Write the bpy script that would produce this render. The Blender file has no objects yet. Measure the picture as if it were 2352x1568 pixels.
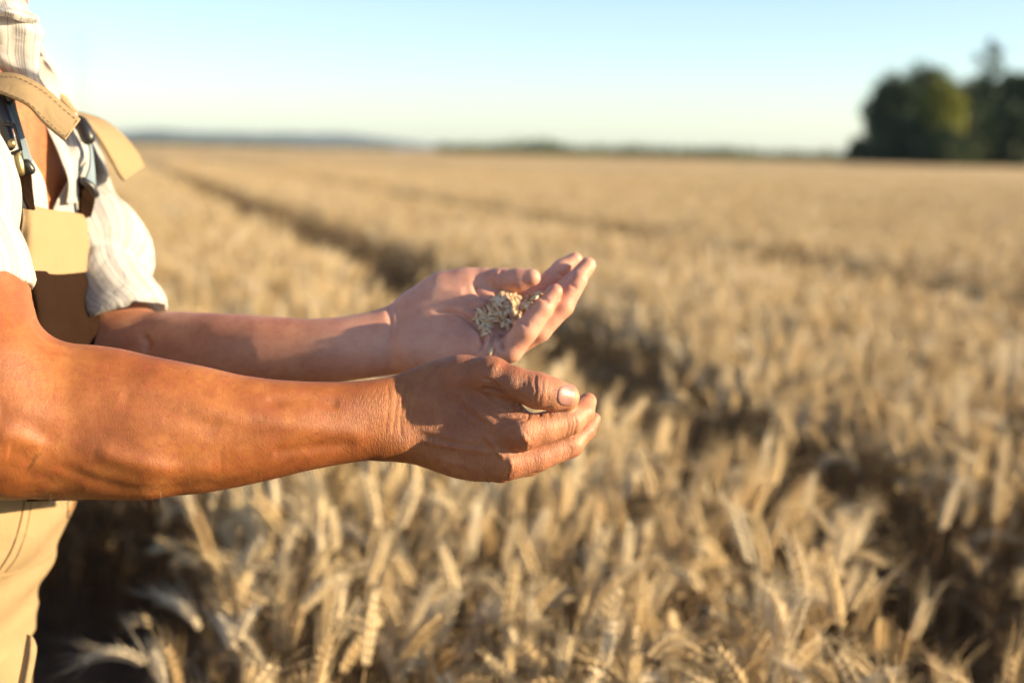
import bpy, bmesh, math, random
import numpy as np
from mathutils import Vector, Matrix, noise
from mathutils.bvhtree import BVHTree

R = math.radians
scene = bpy.context.scene
COL = scene.collection
random.seed(7)
rng = np.random.default_rng(7)

# ------------------------------------------------------------------ camera
CAM_H = 1.30
cd = bpy.data.cameras.new('camera')
cam = bpy.data.objects.new('camera', cd)
COL.objects.link(cam)
cd.sensor_width = 36.0
cd.lens = 50.0
cd.clip_start = 0.05
cd.clip_end = 20000
cd.dof.use_dof = True
cd.dof.focus_distance = 1.10
cd.dof.aperture_fstop = 3.4
cd.dof.aperture_blades = 9
CAMM = Matrix.Translation((0, 0, CAM_H)) @ Matrix.Rotation(R(90 - 7.6), 4, 'X') @ Matrix.Rotation(R(1.25), 4, 'Z')
cam.matrix_world = CAMM
scene.camera = cam
CAMN = np.array(CAMM)

def P(u, v, d):
    """point seen at (u, v) of the 2352 px wide picture, d metres in front of the camera"""
    return CAMM @ Vector(((u - 1176) / 3267 * d, (784 - v) / 3267 * d, -d))

# ------------------------------------------------------------------ sky, sun, exposure
SUN_EL, SUN_AZ = 14.0, 8.5          # azimuth: degrees from +x towards the camera side
w = bpy.data.worlds.new('World'); scene.world = w; w.use_nodes = True
nt = w.node_tree
sky = nt.nodes.new('ShaderNodeTexSky'); sky.sky_type = 'NISHITA'; sky.sun_disc = False
sky.sun_elevation = R(SUN_EL); sky.sun_rotation = R(90 + SUN_AZ)
sky.altitude = 100; sky.air_density = 0.8; sky.dust_density = 0.35; sky.ozone_density = 1.4
bg = nt.nodes['Background']; bg.inputs['Strength'].default_value = 0.066
nt.links.new(sky.outputs[0], bg.inputs['Color'])
sl = bpy.data.lights.new('sun', 'SUN'); sun = bpy.data.objects.new('sun', sl); COL.objects.link(sun)
sl.energy = 3.6; sl.angle = R(0.8); sl.color = (1.0, 0.76, 0.45)
sd = Vector((math.cos(R(SUN_EL)) * math.cos(R(SUN_AZ)), -math.cos(R(SUN_EL)) * math.sin(R(SUN_AZ)), math.sin(R(SUN_EL))))
sun.rotation_euler = sd.to_track_quat('Z', 'Y').to_euler()
sun.location = (6, -2, 4)
scene.view_settings.view_transform = 'Standard'
scene.view_settings.look = 'None'
scene.view_settings.gamma = 1
scene.view_settings.exposure = 1.88

# ------------------------------------------------------------------ helpers
def tag(o, label=None, cat=None, group=None, kind=None):
    if label: o['label'] = label
    if cat: o['category'] = cat
    if group: o['group'] = group
    if kind: o['kind'] = kind
    return o

def mesh_obj(name, V, F, mat=None, parent=None, smooth=True, link=True):
    me = bpy.data.meshes.new(name)
    V = np.asarray(V, dtype=np.float32)
    if isinstance(F, np.ndarray):
        n, k = F.shape
        me.vertices.add(len(V)); me.vertices.foreach_set('co', V.ravel())
        me.loops.add(n * k); me.loops.foreach_set('vertex_index', F.astype(np.int32).ravel())
        me.polygons.add(n)
        me.polygons.foreach_set('loop_start', np.arange(0, n * k, k, dtype=np.int32))
        me.polygons.foreach_set('loop_total', np.full(n, k, dtype=np.int32))
        me.update(calc_edges=True)
    else:
        me.from_pydata([tuple(p) for p in V], [], F)
    me.validate()
    if smooth:
        me.polygons.foreach_set('use_smooth', np.ones(len(me.polygons), dtype=bool))
    if mat: me.materials.append(mat)
    o = bpy.data.objects.new(name, me)
    if link: COL.objects.link(o)
    if parent: o.parent = parent
    return o

def empty(name, loc=(0, 0, 0)):
    o = bpy.data.objects.new(name, None); COL.objects.link(o)
    o.location = loc; o.empty_display_size = 0.1
    return o

def keep(o, parent):
    """parent without moving (objects are built in world space)"""
    o.parent = parent
    o.matrix_parent_inverse = Matrix.Translation(parent.location).inverted()
    return o

def newmat(name):
    m = bpy.data.materials.new(name); m.use_nodes = True
    t = m.node_tree; b = t.nodes['Principled BSDF']
    return m, t, b

def N(t, kind, **kw):
    n = t.nodes.new(kind)
    for k, v in kw.items():
        if k in n.inputs.keys(): n.inputs[k].default_value = v
        else: setattr(n, k, v)
    return n

def ramp(t, fac, stops):
    r = t.nodes.new('ShaderNodeValToRGB')
    cr = r.color_ramp
    while len(cr.elements) < len(stops): cr.elements.new(0.5)
    for e, (p, c) in zip(cr.elements, stops):
        e.position = p; e.color = (*c, 1)
    t.links.new(fac, r.inputs[0])
    return r

def mixc(t, fac, a, b, mode='MIX'):
    m = t.nodes.new('ShaderNodeMix'); m.data_type = 'RGBA'; m.blend_type = mode
    for val, s in ((fac, m.inputs[0]), (a, m.inputs[6]), (b, m.inputs[7])):
        if isinstance(val, (int, float)): s.default_value = val
        elif isinstance(val, tuple): s.default_value = (*val, 1)
        else: t.links.new(val, s)
    return m.outputs[2]

def mth(t, op, a, b=None, c=None):
    m = t.nodes.new('ShaderNodeMath'); m.operation = op
    for i, val in enumerate((a, b, c)):
        if val is None: continue
        if isinstance(val, (int, float)): m.inputs[i].default_value = val
        else: t.links.new(val, m.inputs[i])
    return m.outputs[0]

def mapped(t, coord, scale=(1, 1, 1), rot=(0, 0, 0), loc=(0, 0, 0)):
    m = t.nodes.new('ShaderNodeMapping')
    m.inputs['Scale'].default_value = scale; m.inputs['Rotation'].default_value = rot
    m.inputs['Location'].default_value = loc
    t.links.new(coord, m.inputs[0]); return m.outputs[0]

def bump(t, b, h, strength, dist, prev=None):
    n = t.nodes.new('ShaderNodeBump'); n.inputs['Strength'].default_value = strength
    n.inputs['Distance'].default_value = dist
    t.links.new(h, n.inputs['Height'])
    if prev is not None: t.links.new(prev, n.inputs['Normal'])
    if b is not None: t.links.new(n.outputs[0], b.inputs['Normal'])
    return n.outputs[0]

# ------------------------------------------------------------------ skin, cloth, metal
def skin_mat():
    m, t, b = newmat('skin')
    tc = t.nodes.new('ShaderNodeTexCoord'); co = tc.outputs['Object']
    at = t.nodes.new('ShaderNodeAttribute'); at.attribute_name = 'tan'
    n1 = N(t, 'ShaderNodeTexNoise', Scale=20.0, Detail=7.0, Roughness=0.68); t.links.new(co, n1.inputs['Vector'])
    n2 = N(t, 'ShaderNodeTexNoise', Scale=140.0, Detail=5.0, Roughness=0.65); t.links.new(co, n2.inputs['Vector'])
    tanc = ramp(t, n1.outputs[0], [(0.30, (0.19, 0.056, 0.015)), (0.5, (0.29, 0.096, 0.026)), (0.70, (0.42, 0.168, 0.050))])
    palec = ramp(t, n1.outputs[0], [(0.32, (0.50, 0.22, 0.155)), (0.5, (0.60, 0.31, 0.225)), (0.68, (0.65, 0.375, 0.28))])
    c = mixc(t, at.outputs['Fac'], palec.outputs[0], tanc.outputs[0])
    red = ramp(t, n2.outputs[0], [(0.50, (0, 0, 0)), (0.72, (1, 1, 1))])
    c = mixc(t, mth(t, 'MULTIPLY', red.outputs[0], mth(t, 'ADD', mth(t, 'MULTIPLY', at.outputs['Fac'], 0.45), 0.12)), c, (0.30, 0.075, 0.04))
    # small pigment spots
    vo = N(t, 'ShaderNodeTexVoronoi', Scale=95.0); t.links.new(co, vo.inputs['Vector'])
    sp = ramp(t, vo.outputs['Distance'], [(0.06, (1, 1, 1)), (0.13, (0, 0, 0))])
    n3 = N(t, 'ShaderNodeTexNoise', Scale=30.0); t.links.new(co, n3.inputs['Vector'])
    sel = ramp(t, n3.outputs[0], [(0.52, (0, 0, 0)), (0.62, (1, 1, 1))])
    c = mixc(t, mth(t, 'MULTIPLY', mth(t, 'MULTIPLY', sp.outputs[0], sel.outputs[0]), mth(t, 'MULTIPLY', at.outputs['Fac'], 0.6)), c, (0.13, 0.045, 0.02))
    t.links.new(c, b.inputs['Base Color'])
    b.inputs['Subsurface Weight'].default_value = 0.22
    b.inputs['Subsurface Radius'].default_value = (1.0, 0.32, 0.16)
    b.inputs['Subsurface Scale'].default_value = 0.006
    b.inputs['Roughness'].default_value = 0.47
    b.inputs['Specular IOR Level'].default_value = 0.45
    # fine skin relief: cell pattern, lengthwise wrinkles across the wrist, pores
    wr = N(t, 'ShaderNodeTexNoise', Scale=1.0, Detail=5.0, Roughness=0.6, Distortion=0.8)
    t.links.new(mapped(t, co, (900, 350, 260), (0, 0.35, 0)), wr.inputs['Vector'])
    vo2 = N(t, 'ShaderNodeTexVoronoi', Scale=1.0); vo2.feature = 'DISTANCE_TO_EDGE'
    t.links.new(mapped(t, co, (900, 600, 430), (0, 0.5, 0)), vo2.inputs['Vector'])
    cell = ramp(t, vo2.outputs['Distance'], [(0.0, (0, 0, 0)), (0.18, (1, 1, 1))])
    wk = t.nodes.new('ShaderNodeAttribute'); wk.attribute_name = 'wrinkle'
    p = bump(t, None, cell.outputs[0], 0.35, 0.0002)
    p = bump(t, None, n2.outputs[0], 0.45, 0.0007, p)
    h = mth(t, 'MULTIPLY', wr.outputs[0], mth(t, 'ADD', mth(t, 'MULTIPLY', wk.outputs['Fac'], 0.9), 0.08))
    bump(t, b, h, 0.9, 0.0012, p)
    return m
M_SKIN = skin_mat()
M_NAIL, _t, _b = newmat('nail'); _b.inputs['Base Color'].default_value = (0.36, 0.18, 0.15, 1); _b.inputs['Roughness'].default_value = 0.42
_b.inputs['Subsurface Weight'].default_value = 0.2; _b.inputs['Subsurface Scale'].default_value = 0.003
_tc = _t.nodes.new('ShaderNodeTexCoord')
_w = N(_t, 'ShaderNodeTexNoise', Scale=1.0, Detail=3.0); _t.links.new(mapped(_t, _tc.outputs['Object'], (120, 1500, 1500)), _w.inputs['Vector']); bump(_t, _b, _w.outputs[0], 0.35, 0.0002)
M_HAIR, _t, _b = newmat('body_hair'); _b.inputs['Base Color'].default_value = (0.11, 0.06, 0.03, 1); _b.inputs['Roughness'].default_value = 0.5

def cloth_mat(name, base, dark, twill=900, bstr=0.5, stripes=None, rough=0.9, sheen=0.0, wrinkle=0.5):
    m, t, b = newmat(name)
    tc = t.nodes.new('ShaderNodeTexCoord'); co = tc.outputs['Object']; uv = tc.outputs['UV']
    n1 = N(t, 'ShaderNodeTexNoise', Scale=25.0, Detail=6.0, Roughness=0.6); t.links.new(co, n1.inputs['Vector'])
    n2 = N(t, 'ShaderNodeTexNoise', Scale=700.0, Detail=2.0); t.links.new(co, n2.inputs['Vector'])
    c = mixc(t, mth(t, 'MULTIPLY', n1.outputs[0], 0.55), base, dark)
    c = mixc(t, mth(t, 'MULTIPLY', n2.outputs[0], 0.35), c, dark)
    if stripes:
        sx = t.nodes.new('ShaderNodeSeparateXYZ'); t.links.new(uv, sx.inputs[0])
        n4 = N(t, 'ShaderNodeTexNoise', Scale=60.0, Detail=1.0); t.links.new(co, n4.inputs['Vector'])
        x = mth(t, 'ADD', mth(t, 'MULTIPLY', sx.outputs[0], stripes), mth(t, 'MULTIPLY', n4.outputs[0], 0.03))
        f = mth(t, 'FRACT', x)
        # groups of thin lines: at 0.1, 0.22, 0.34 and 0.75 of each repeat
        tot = None
        for c0, w_ in ((0.10, 0.018), (0.20, 0.014), (0.30, 0.014), (0.40, 0.018), (0.78, 0.016)):
            k = mth(t, 'LESS_THAN', mth(t, 'ABSOLUTE', mth(t, 'SUBTRACT', f, c0)), w_)
            tot = k if tot is None else mth(t, 'MAXIMUM', tot, k)
        c = mixc(t, mth(t, 'MULTIPLY', tot, 0.75), c, (0.10, 0.10, 0.17))
    t.links.new(c, b.inputs['Base Color'])
    b.inputs['Roughness'].default_value = rough; b.inputs['Specular IOR Level'].default_value = 0.2 if base[0] > 0.1 else 0.07
    b.inputs['Sheen Weight'].default_value = sheen
    wv = N(t, 'ShaderNodeTexWave', Scale=1.0, Distortion=0.6); wv.bands_direction = 'X'
    t.links.new(mapped(t, co, (twill / 2, twill / 2, twill / 2), (0.0, 0.5, 0.2)), wv.inputs['Vector'])
    p = bump(t, None, wv.outputs[0], bstr * 0.4, 0.0003)
    n5 = N(t, 'ShaderNodeTexNoise', Scale=45.0, Detail=4.0, Distortion=0.5); t.links.new(co, n5.inputs['Vector'])
    bump(t, b, n5.outputs[0], wrinkle, 0.004, p)
    if stripes:
        tr = N(t, 'ShaderNodeBsdfTranslucent'); t.links.new(c, tr.inputs[0])
        mx = N(t, 'ShaderNodeMixShader'); mx.inputs[0].default_value = 0.34
        t.links.new(b.outputs[0], mx.inputs[1]); t.links.new(tr.outputs[0], mx.inputs[2])
        t.links.new(mx.outputs[0], t.nodes['Material Output'].inputs[0])
    return m
M_SAND = cloth_mat('sand_canvas', (0.34, 0.25, 0.14), (0.24, 0.17, 0.093), 1500, 0.6, wrinkle=0.5)
M_BROWN = cloth_mat('brown_canvas', (0.026, 0.0125, 0.0065), (0.011, 0.0055, 0.003), 1500, 0.6, wrinkle=0.9)
M_SHIRT = cloth_mat('striped_white_cotton', (0.70, 0.70, 0.67), (0.54, 0.53, 0.53), 1500, 0.2, stripes=5.0, wrinkle=0.9)
M_PLASTIC, _t, _b = newmat('black_plastic'); _b.inputs['Base Color'].default_value = (0.018, 0.018, 0.02, 1); _b.inputs['Roughness'].default_value = 0.35
M_WEB = cloth_mat('blue_grey_webbing', (0.22, 0.30, 0.36), (0.14, 0.19, 0.24), 1200, 0.4, wrinkle=0.1)
M_BRASS, _t, _b = newmat('dull_brass'); _b.inputs['Base Color'].default_value = (0.42, 0.34, 0.17, 1); _b.inputs['Metallic'].default_value = 0.9; _b.inputs['Roughness'].default_value = 0.35
_n = N(_t, 'ShaderNodeTexNoise', Scale=400.0); bump(_t, _b, _n.outputs[0], 0.2, 0.0005)
M_THREAD, _t, _b = newmat('brown_thread'); _b.inputs['Base Color'].default_value = (0.13, 0.07, 0.035, 1); _b.inputs['Roughness'].default_value = 0.9
M_SANDTHREAD, _t, _b = newmat('sand_thread'); _b.inputs['Base Color'].default_value = (0.28, 0.18, 0.09, 1); _b.inputs['Roughness'].default_value = 0.9
M_BOOT, _t, _b = newmat('boot_leather'); _b.inputs['Base Color'].default_value = (0.05, 0.03, 0.02, 1); _b.inputs['Roughness'].default_value = 0.6
M_SCALP, _t, _b = newmat('grey_hair'); _b.inputs['Base Color'].default_value = (0.16, 0.14, 0.12, 1); _b.inputs['Roughness'].default_value = 0.7

def grain_mat():
    m, t, b = newmat('wheat_grain')
    oi = t.nodes.new('ShaderNodeObjectInfo'); tc = t.nodes.new('ShaderNodeTexCoord')
    r = ramp(t, oi.outputs['Random'], [(0, (0.42, 0.22, 0.10)), (0.25, (0.62, 0.42, 0.24)), (0.6, (0.76, 0.58, 0.38)), (1, (0.86, 0.74, 0.56))])
    nz = N(t, 'ShaderNodeTexNoise', Scale=500.0, Detail=2.0); t.links.new(tc.outputs['Object'], nz.inputs['Vector'])
    t.links.new(mixc(t, mth(t, 'MULTIPLY', nz.outputs[0], 0.4), r.outputs[0], (0.22, 0.11, 0.04)), b.inputs['Base Color'])
    b.inputs['Roughness'].default_value = 0.45
    return m
M_GRAIN = grain_mat()
# ------------------------------------------------------------------ field materials
def wheat_mat(name, stops, rough=0.75, trans=0.0):
    m, t, b = newmat(name)
    oi = t.nodes.new('ShaderNodeObjectInfo'); tc = t.nodes.new('ShaderNodeTexCoord')
    r = ramp(t, oi.outputs['Random'], stops)
    nz = N(t, 'ShaderNodeTexNoise', Scale=90.0, Detail=3.0)
    t.links.new(tc.outputs['Object'], nz.inputs['Vector'])
    c = mixc(t, mth(t, 'MULTIPLY', nz.outputs[0], 0.22), r.outputs[0], (0.26, 0.15, 0.065))
    t.links.new(c, b.inputs['Base Color'])
    b.inputs['Roughness'].default_value = rough
    b.inputs['Specular IOR Level'].default_value = 0.35
    bump(t, b, nz.outputs[0], 0.5, 0.001)
    if trans:
        tr = N(t, 'ShaderNodeBsdfTranslucent'); t.links.new(c, tr.inputs[0])
        mx = N(t, 'ShaderNodeMixShader'); mx.inputs[0].default_value = trans
        t.links.new(b.outputs[0], mx.inputs[1]); t.links.new(tr.outputs[0], mx.inputs[2])
        t.links.new(mx.outputs[0], t.nodes['Material Output'].inputs[0])
    return m
M_EAR = wheat_mat('wheat_ear', [(0, (0.50, 0.36, 0.19)), (0.35, (0.74, 0.58, 0.33)), (0.7, (0.82, 0.68, 0.43)), (1, (0.88, 0.79, 0.60))], 0.55, 0.18)
M_STEM = wheat_mat('wheat_straw', [(0, (0.15, 0.10, 0.05)), (0.5, (0.26, 0.18, 0.09)), (1, (0.38, 0.28, 0.15))], 0.5)
M_LEAF = wheat_mat('wheat_dry_leaf', [(0, (0.13, 0.085, 0.045)), (0.5, (0.27, 0.19, 0.10)), (1, (0.44, 0.34, 0.22))], 0.7, 0.2)

def soil_mat():
    m, t, b = newmat('dry_soil')
    tc = t.nodes.new('ShaderNodeTexCoord')
    nz = N(t, 'ShaderNodeTexNoise', Scale=9.0, Detail=8.0)
    t.links.new(tc.outputs['Object'], nz.inputs['Vector'])
    r = ramp(t, nz.outputs[0], [(0.3, (0.045, 0.03, 0.02)), (0.55, (0.09, 0.062, 0.04)), (0.75, (0.16, 0.115, 0.07))])
    t.links.new(r.outputs[0], b.inputs['Base Color']); b.inputs['Roughness'].default_value = 0.95
    bump(t, b, nz.outputs[0], 0.8, 0.03)
    return m
M_SOIL = soil_mat()

def canopy_mat():
    m, t, b = newmat('distant_wheat')
    tc = t.nodes.new('ShaderNodeTexCoord')
    nz = N(t, 'ShaderNodeTexNoise', Scale=0.05, Detail=10.0, Roughness=0.7)
    t.links.new(mapped(t, tc.outputs['Object'], (1, 1, 1)), nz.inputs['Vector'])
    r = ramp(t, nz.outputs[0], [(0.3, (0.42, 0.29, 0.13)), (0.5, (0.54, 0.38, 0.18)), (0.7, (0.64, 0.47, 0.24))])
    t.links.new(r.outputs[0], b.inputs['Base Color']); b.inputs['Roughness'].default_value = 0.9
    n2 = N(t, 'ShaderNodeTexNoise', Scale=6.0, Detail=6.0)
    t.links.new(tc.outputs['Object'], n2.inputs['Vector'])
    bump(t, b, n2.outputs[0], 1.0, 0.25)
    return m
M_CANOPY = canopy_mat()

def leafy_mat(name, c0, c1, c2):
    m, t, b = newmat(name)
    tc = t.nodes.new('ShaderNodeTexCoord'); g = t.nodes.new('ShaderNodeNewGeometry')
    nz = N(t, 'ShaderNodeTexNoise', Scale=0.8, Detail=4.0)
    t.links.new(tc.outputs['Object'], nz.inputs['Vector'])
    f = mth(t, 'ADD', mth(t, 'MULTIPLY', nz.outputs[0], 0.6), mth(t, 'MULTIPLY', g.outputs['Random Per Island'], 0.4))
    r = ramp(t, f, [(0.25, c0), (0.5, c1), (0.8, c2)])
    t.links.new(r.outputs[0], b.inputs['Base Color']); b.inputs['Roughness'].default_value = 0.6
    tr = N(t, 'ShaderNodeBsdfTranslucent'); t.links.new(r.outputs[0], tr.inputs[0])
    mx = N(t, 'ShaderNodeMixShader'); mx.inputs[0].default_value = 0.25
    t.links.new(b.outputs[0], mx.inputs[1]); t.links.new(tr.outputs[0], mx.inputs[2])
    t.links.new(mx.outputs[0], t.nodes['Material Output'].inputs[0])
    return m
M_DARKLEAF = leafy_mat('dark_green_leaves', (0.006, 0.016, 0.003), (0.014, 0.036, 0.005), (0.04, 0.075, 0.009))
M_OLIVE = leafy_mat('olive_green_leaves', (0.014, 0.032, 0.004), (0.04, 0.075, 0.007), (0.11, 0.15, 0.014))
M_YELLOWLEAF = leafy_mat('yellow_green_leaves', (0.06, 0.085, 0.006), (0.15, 0.17, 0.010), (0.27, 0.26, 0.02))
M_BARK, _t, _b = newmat('bark'); _b.inputs['Base Color'].default_value = (0.06, 0.045, 0.03, 1); _b.inputs['Roughness'].default_value = 0.95
_n = N(_t, 'ShaderNodeTexNoise', Scale=6.0, Detail=6.0); bump(_t, _b, _n.outputs[0], 1.0, 0.05)
M_HILL, _t, _b = newmat('far_hill_land'); _b.inputs['Base Color'].default_value = (0.05, 0.065, 0.04, 1); _b.inputs['Roughness'].default_value = 1
_n = N(_t, 'ShaderNodeTexNoise', Scale=0.01, Detail=6.0)
_tc = _t.nodes.new('ShaderNodeTexCoord'); _t.links.new(_tc.outputs['Object'], _n.inputs['Vector'])
_r = ramp(_t, _n.outputs[0], [(0.4, (0.03, 0.05, 0.045)), (0.6, (0.05, 0.07, 0.055))]); _t.links.new(_r.outputs[0], _b.inputs['Base Color'])
M_STEEL, _t, _b = newmat('galvanised_steel'); _b.inputs['Base Color'].default_value = (0.3, 0.32, 0.33, 1); _b.inputs['Metallic'].default_value = 0.6; _b.inputs['Roughness'].default_value = 0.6

# ------------------------------------------------------------------ ground
def ground():
    ys = [-60, -20, -5, 0, 5, 20, 60, 200, 800, 3000, 9000]
    xs = [-9000, -3000, -800, -200, -60, -20, -5, 0, 5, 20, 60, 200, 800, 3000, 9000]
    V = [(x, y, 0) for y in ys for x in xs]
    n = len(xs)
    F = [(j * n + i, j * n + i + 1, (j + 1) * n + i + 1, (j + 1) * n + i) for j in range(len(ys) - 1) for i in range(n - 1)]
    return tag(mesh_obj('ground', V, F, M_SOIL), kind='structure')
ground()

# the two wheel tracks through the crop, as x(y)
def track_x(y, k):
    y = np.asarray(y) / 1.08
    x = 1.08 * np.interp(y, [-2, 2.0, 2.6, 3.3, 5.2, 7.7, 54, 400], [1.9, 0.72, 0.60, 0.40, -0.02, -0.67, -14.2, -115])
    return x + (0 if k == 0 else 1.08 * np.interp(y, [0, 7, 60], [2.55, 2.5, 3.0]) if k == 1 else (8.6, 11.6, 20.0, 23.0)[k - 2])

# ------------------------------------------------------------------ wheat plants
def frame_from(tv, up):
    s = np.cross(tv, up); s /= np.linalg.norm(s) + 1e-9
    return s, np.cross(s, tv)

def make_plant(seed, H, bend, ear_len, awn, nl=2, lean=0.05):
    r = np.random.default_rng(seed)
    # centre line in the x-z plane
    L = H + 0.05
    n = 26; ds = L / (n - 1)
    pts = [np.array([0.0, 0.0, 0.0])]; ang = lean; tang = []
    for i in range(n - 1):
        s = i / (n - 1)
        k = bend * max(0, (s - 0.80) / 0.20) ** 1.2 * 2.3 / (0.2 * (n - 1))
        ang += k * 0.5 + lean * 0.03
        tv = np.array([math.sin(ang), 0.02 * math.sin(i), math.cos(ang)])
        tang.append(tv); pts.append(pts[-1] + tv * ds)
    tang.append(tang[-1])
    SV, SF = [], []
    for i, (p, tv) in enumerate(zip(pts, tang)):
        a, b = frame_from(tv, np.array([0, 1.0, 0.01]))
        rad = 0.0019 - 0.0008 * i / n
        for j in range(4):
            q = math.pi / 2 * j
            SV.append(p + a * math.cos(q) * rad + b * math.sin(q) * rad)
    for i in range(n - 1):
        for j in range(4):
            SF.append((i * 4 + j, i * 4 + (j + 1) % 4, i * 4 + 4 + (j + 1) % 4, i * 4 + 4 + j))
    # ear
    EV, EF = [], []
    def seed_body(c, ax, side, ln, wd, th):
        s, u = frame_from(ax, side)
        rings = [(-0.5, 0.25), (-0.2, 0.95), (0.12, 0.9), (0.36, 0.5)]
        base = len(EV)
        for z, rr in rings:
            for j in range(6):
                q = math.pi / 3 * j
                EV.append(c + ax * (z * ln) + s * math.cos(q) * wd * rr + u * math.sin(q) * th * rr)
        EV.append(c + ax * 0.62 * ln)
        for k in range(3):
            for j in range(6):
                EF.append((base + k * 6 + j, base + k * 6 + (j + 1) % 6, base + k * 6 + 6 + (j + 1) % 6, base + k * 6 + 6 + j))
        for j in range(6):
            EF.append((base + 18 + j, base + 18 + (j + 1) % 6, base + 24))
        return c + ax * 0.62 * ln
    def awn_hair(p, d, ln):
        s, u = frame_from(d, np.array([0.1, 1, 0.2])); b = len(EV); rr = 0.00038
        for j in range(3):
            q = 2.1 * j; EV.append(p + (s * math.cos(q) + u * math.sin(q)) * rr)
        m = p + d * ln * 0.5 + s * ln * r.normal(0, 0.04)
        for j in range(3):
            q = 2.1 * j; EV.append(m + (s * math.cos(q) + u * math.sin(q)) * rr * 0.7)
        EV.append(m + (m - p) * 1.0 + u * ln * r.normal(0, 0.04))
        for j in range(3):
            EF.append((b + j, b + (j + 1) % 3, b + 3 + (j + 1) % 3, b + 3 + j))
            EF.append((b + 3 + j, b + 3 + (j + 1) % 3, b + 6))
    ns = int(ear_len / 0.0047)
    p = pts[-1].copy(); tw = r.uniform(0, math.pi)
    for i in range(ns):
        f = i / ns
        ang += bend * 0.9 / ns * (0.6 + f * 0.3)
        tv = np.array([math.sin(ang), 0, math.cos(ang)])
        p = p + tv * (ear_len / ns)
        a, b = frame_from(tv, np.array([0, 1.0, 0]))
        env = (0.72 + 0.42 * math.sin(math.pi * min(1, f * 1.05 + 0.12))) 
        sd_ = (1 if i % 2 else -1)
        side = (a * math.cos(tw) + b * math.sin(tw)) * sd_
        cross = np.cross(tv, side)
        for k, off in enumerate((-1, 0, 1)):
            ax = tv * 1.0 + side * (0.42 + r.normal(0, 0.06)) + cross * (off * 0.36)
            ax /= np.linalg.norm(ax)
            c = p + side * 0.0030 * env + cross * off * 0.0026 * env + ax * 0.004
            tip = seed_body(c, ax, cross if k != 1 else side, 0.0122 * env, 0.0023 * env, 0.0019 * env)
            if r.random() < awn[1]:
                dd = ax + tv * 1.0 + r.normal(0, 0.12, 3); dd /= np.linalg.norm(dd)
                awn_hair(tip, dd, awn[0] * (0.5 + 0.8 * r.random()))
    # leaves: curling dry ribbons
    LV, LF = [], []
    for q in range(nl):
        z0 = H * r.uniform(0.35, 0.8); i0 = int(z0 / ds); pp = pts[min(i0, n - 1)].copy()
        az = r.uniform(0, 6.28); out = np.array([math.cos(az), math.sin(az), 0]); el = r.uniform(0.9, 1.4)
        sidev = np.array([-math.sin(az), math.cos(az), 0]); ll = r.uniform(0.12, 0.24); m_ = 12
        twist = r.uniform(-2.5, 2.5); b0 = len(LV)
        for i in range(m_):
            f = i / (m_ - 1)
            wd = 0.0055 * (1 - f) ** 0.6 * (1 + 0.3 * math.sin(f * 9)) + 0.0004
            sv = sidev * math.cos(twist * f) + np.array([0, 0, 1]) * math.sin(twist * f)
            LV.append(pp - sv * wd); LV.append(pp + sv * wd)
            el -= (3.0 / m_) * (0.4 + f) * r.uniform(0.6, 1.3)
            pp = pp + (out * math.cos(el) + np.array([0, 0, 1]) * math.sin(el)) * ll / m_
        for i in range(m_ - 1):
            LF.append((b0 + i * 2, b0 + i * 2 + 1, b0 + i * 2 + 3, b0 + i * 2 + 2))
    return (SV, SF), (EV, EF), (LV, LF)

VAR = []
specs = []
for i in range(21):
    specs.append(dict(H=0.535 + 0.06 * rng.random(), bend=[0.15, 0.4, 0.7, 1.0, 1.4, 1.8, 0.25][i % 7], ear_len=0.058 + 0.028 * rng.random(),
                      awn=(0.025 + 0.02 * (i % 3), 0.25 + 0.2 * (i % 4)), lean=0.02 + 0.10 * rng.random(), nl=1))
variants_col = bpy.data.collections.new('wheat_variants')      # holds the instanced plants, not part of the scene
for i, s in enumerate(specs):
    S, E, Lf = make_plant(100 + i, **s)
    st = mesh_obj('stem_source', S[0], S[1], M_STEM, link=False)
    ea = mesh_obj('ear_source', E[0], E[1], M_EAR, link=False)
    lf = mesh_obj('leaf_source', Lf[0], Lf[1], M_LEAF, link=False)
    VAR.append((st.data, ea.data, lf.data))
    # joined copy for the mass of the field
    V = list(S[0]); F = list(S[1]); mi = [0] * len(S[1])
    o = len(V); V += list(E[0]); F += [tuple(a + o for a in f) for f in E[1]]; mi += [1] * len(E[1])
    o = len(V); V += list(Lf[0]); F += [tuple(a + o for a in f) for f in Lf[1]]; mi += [2] * len(Lf[1])
    j = mesh_obj('wheat_variant_%02d' % i, V, F, M_STEM, link=False)
    j.data.materials.append(M_EAR); j.data.materials.append(M_LEAF)
    j.data.polygons.foreach_set('material_index', mi)
    variants_col.objects.link(j)

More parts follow.
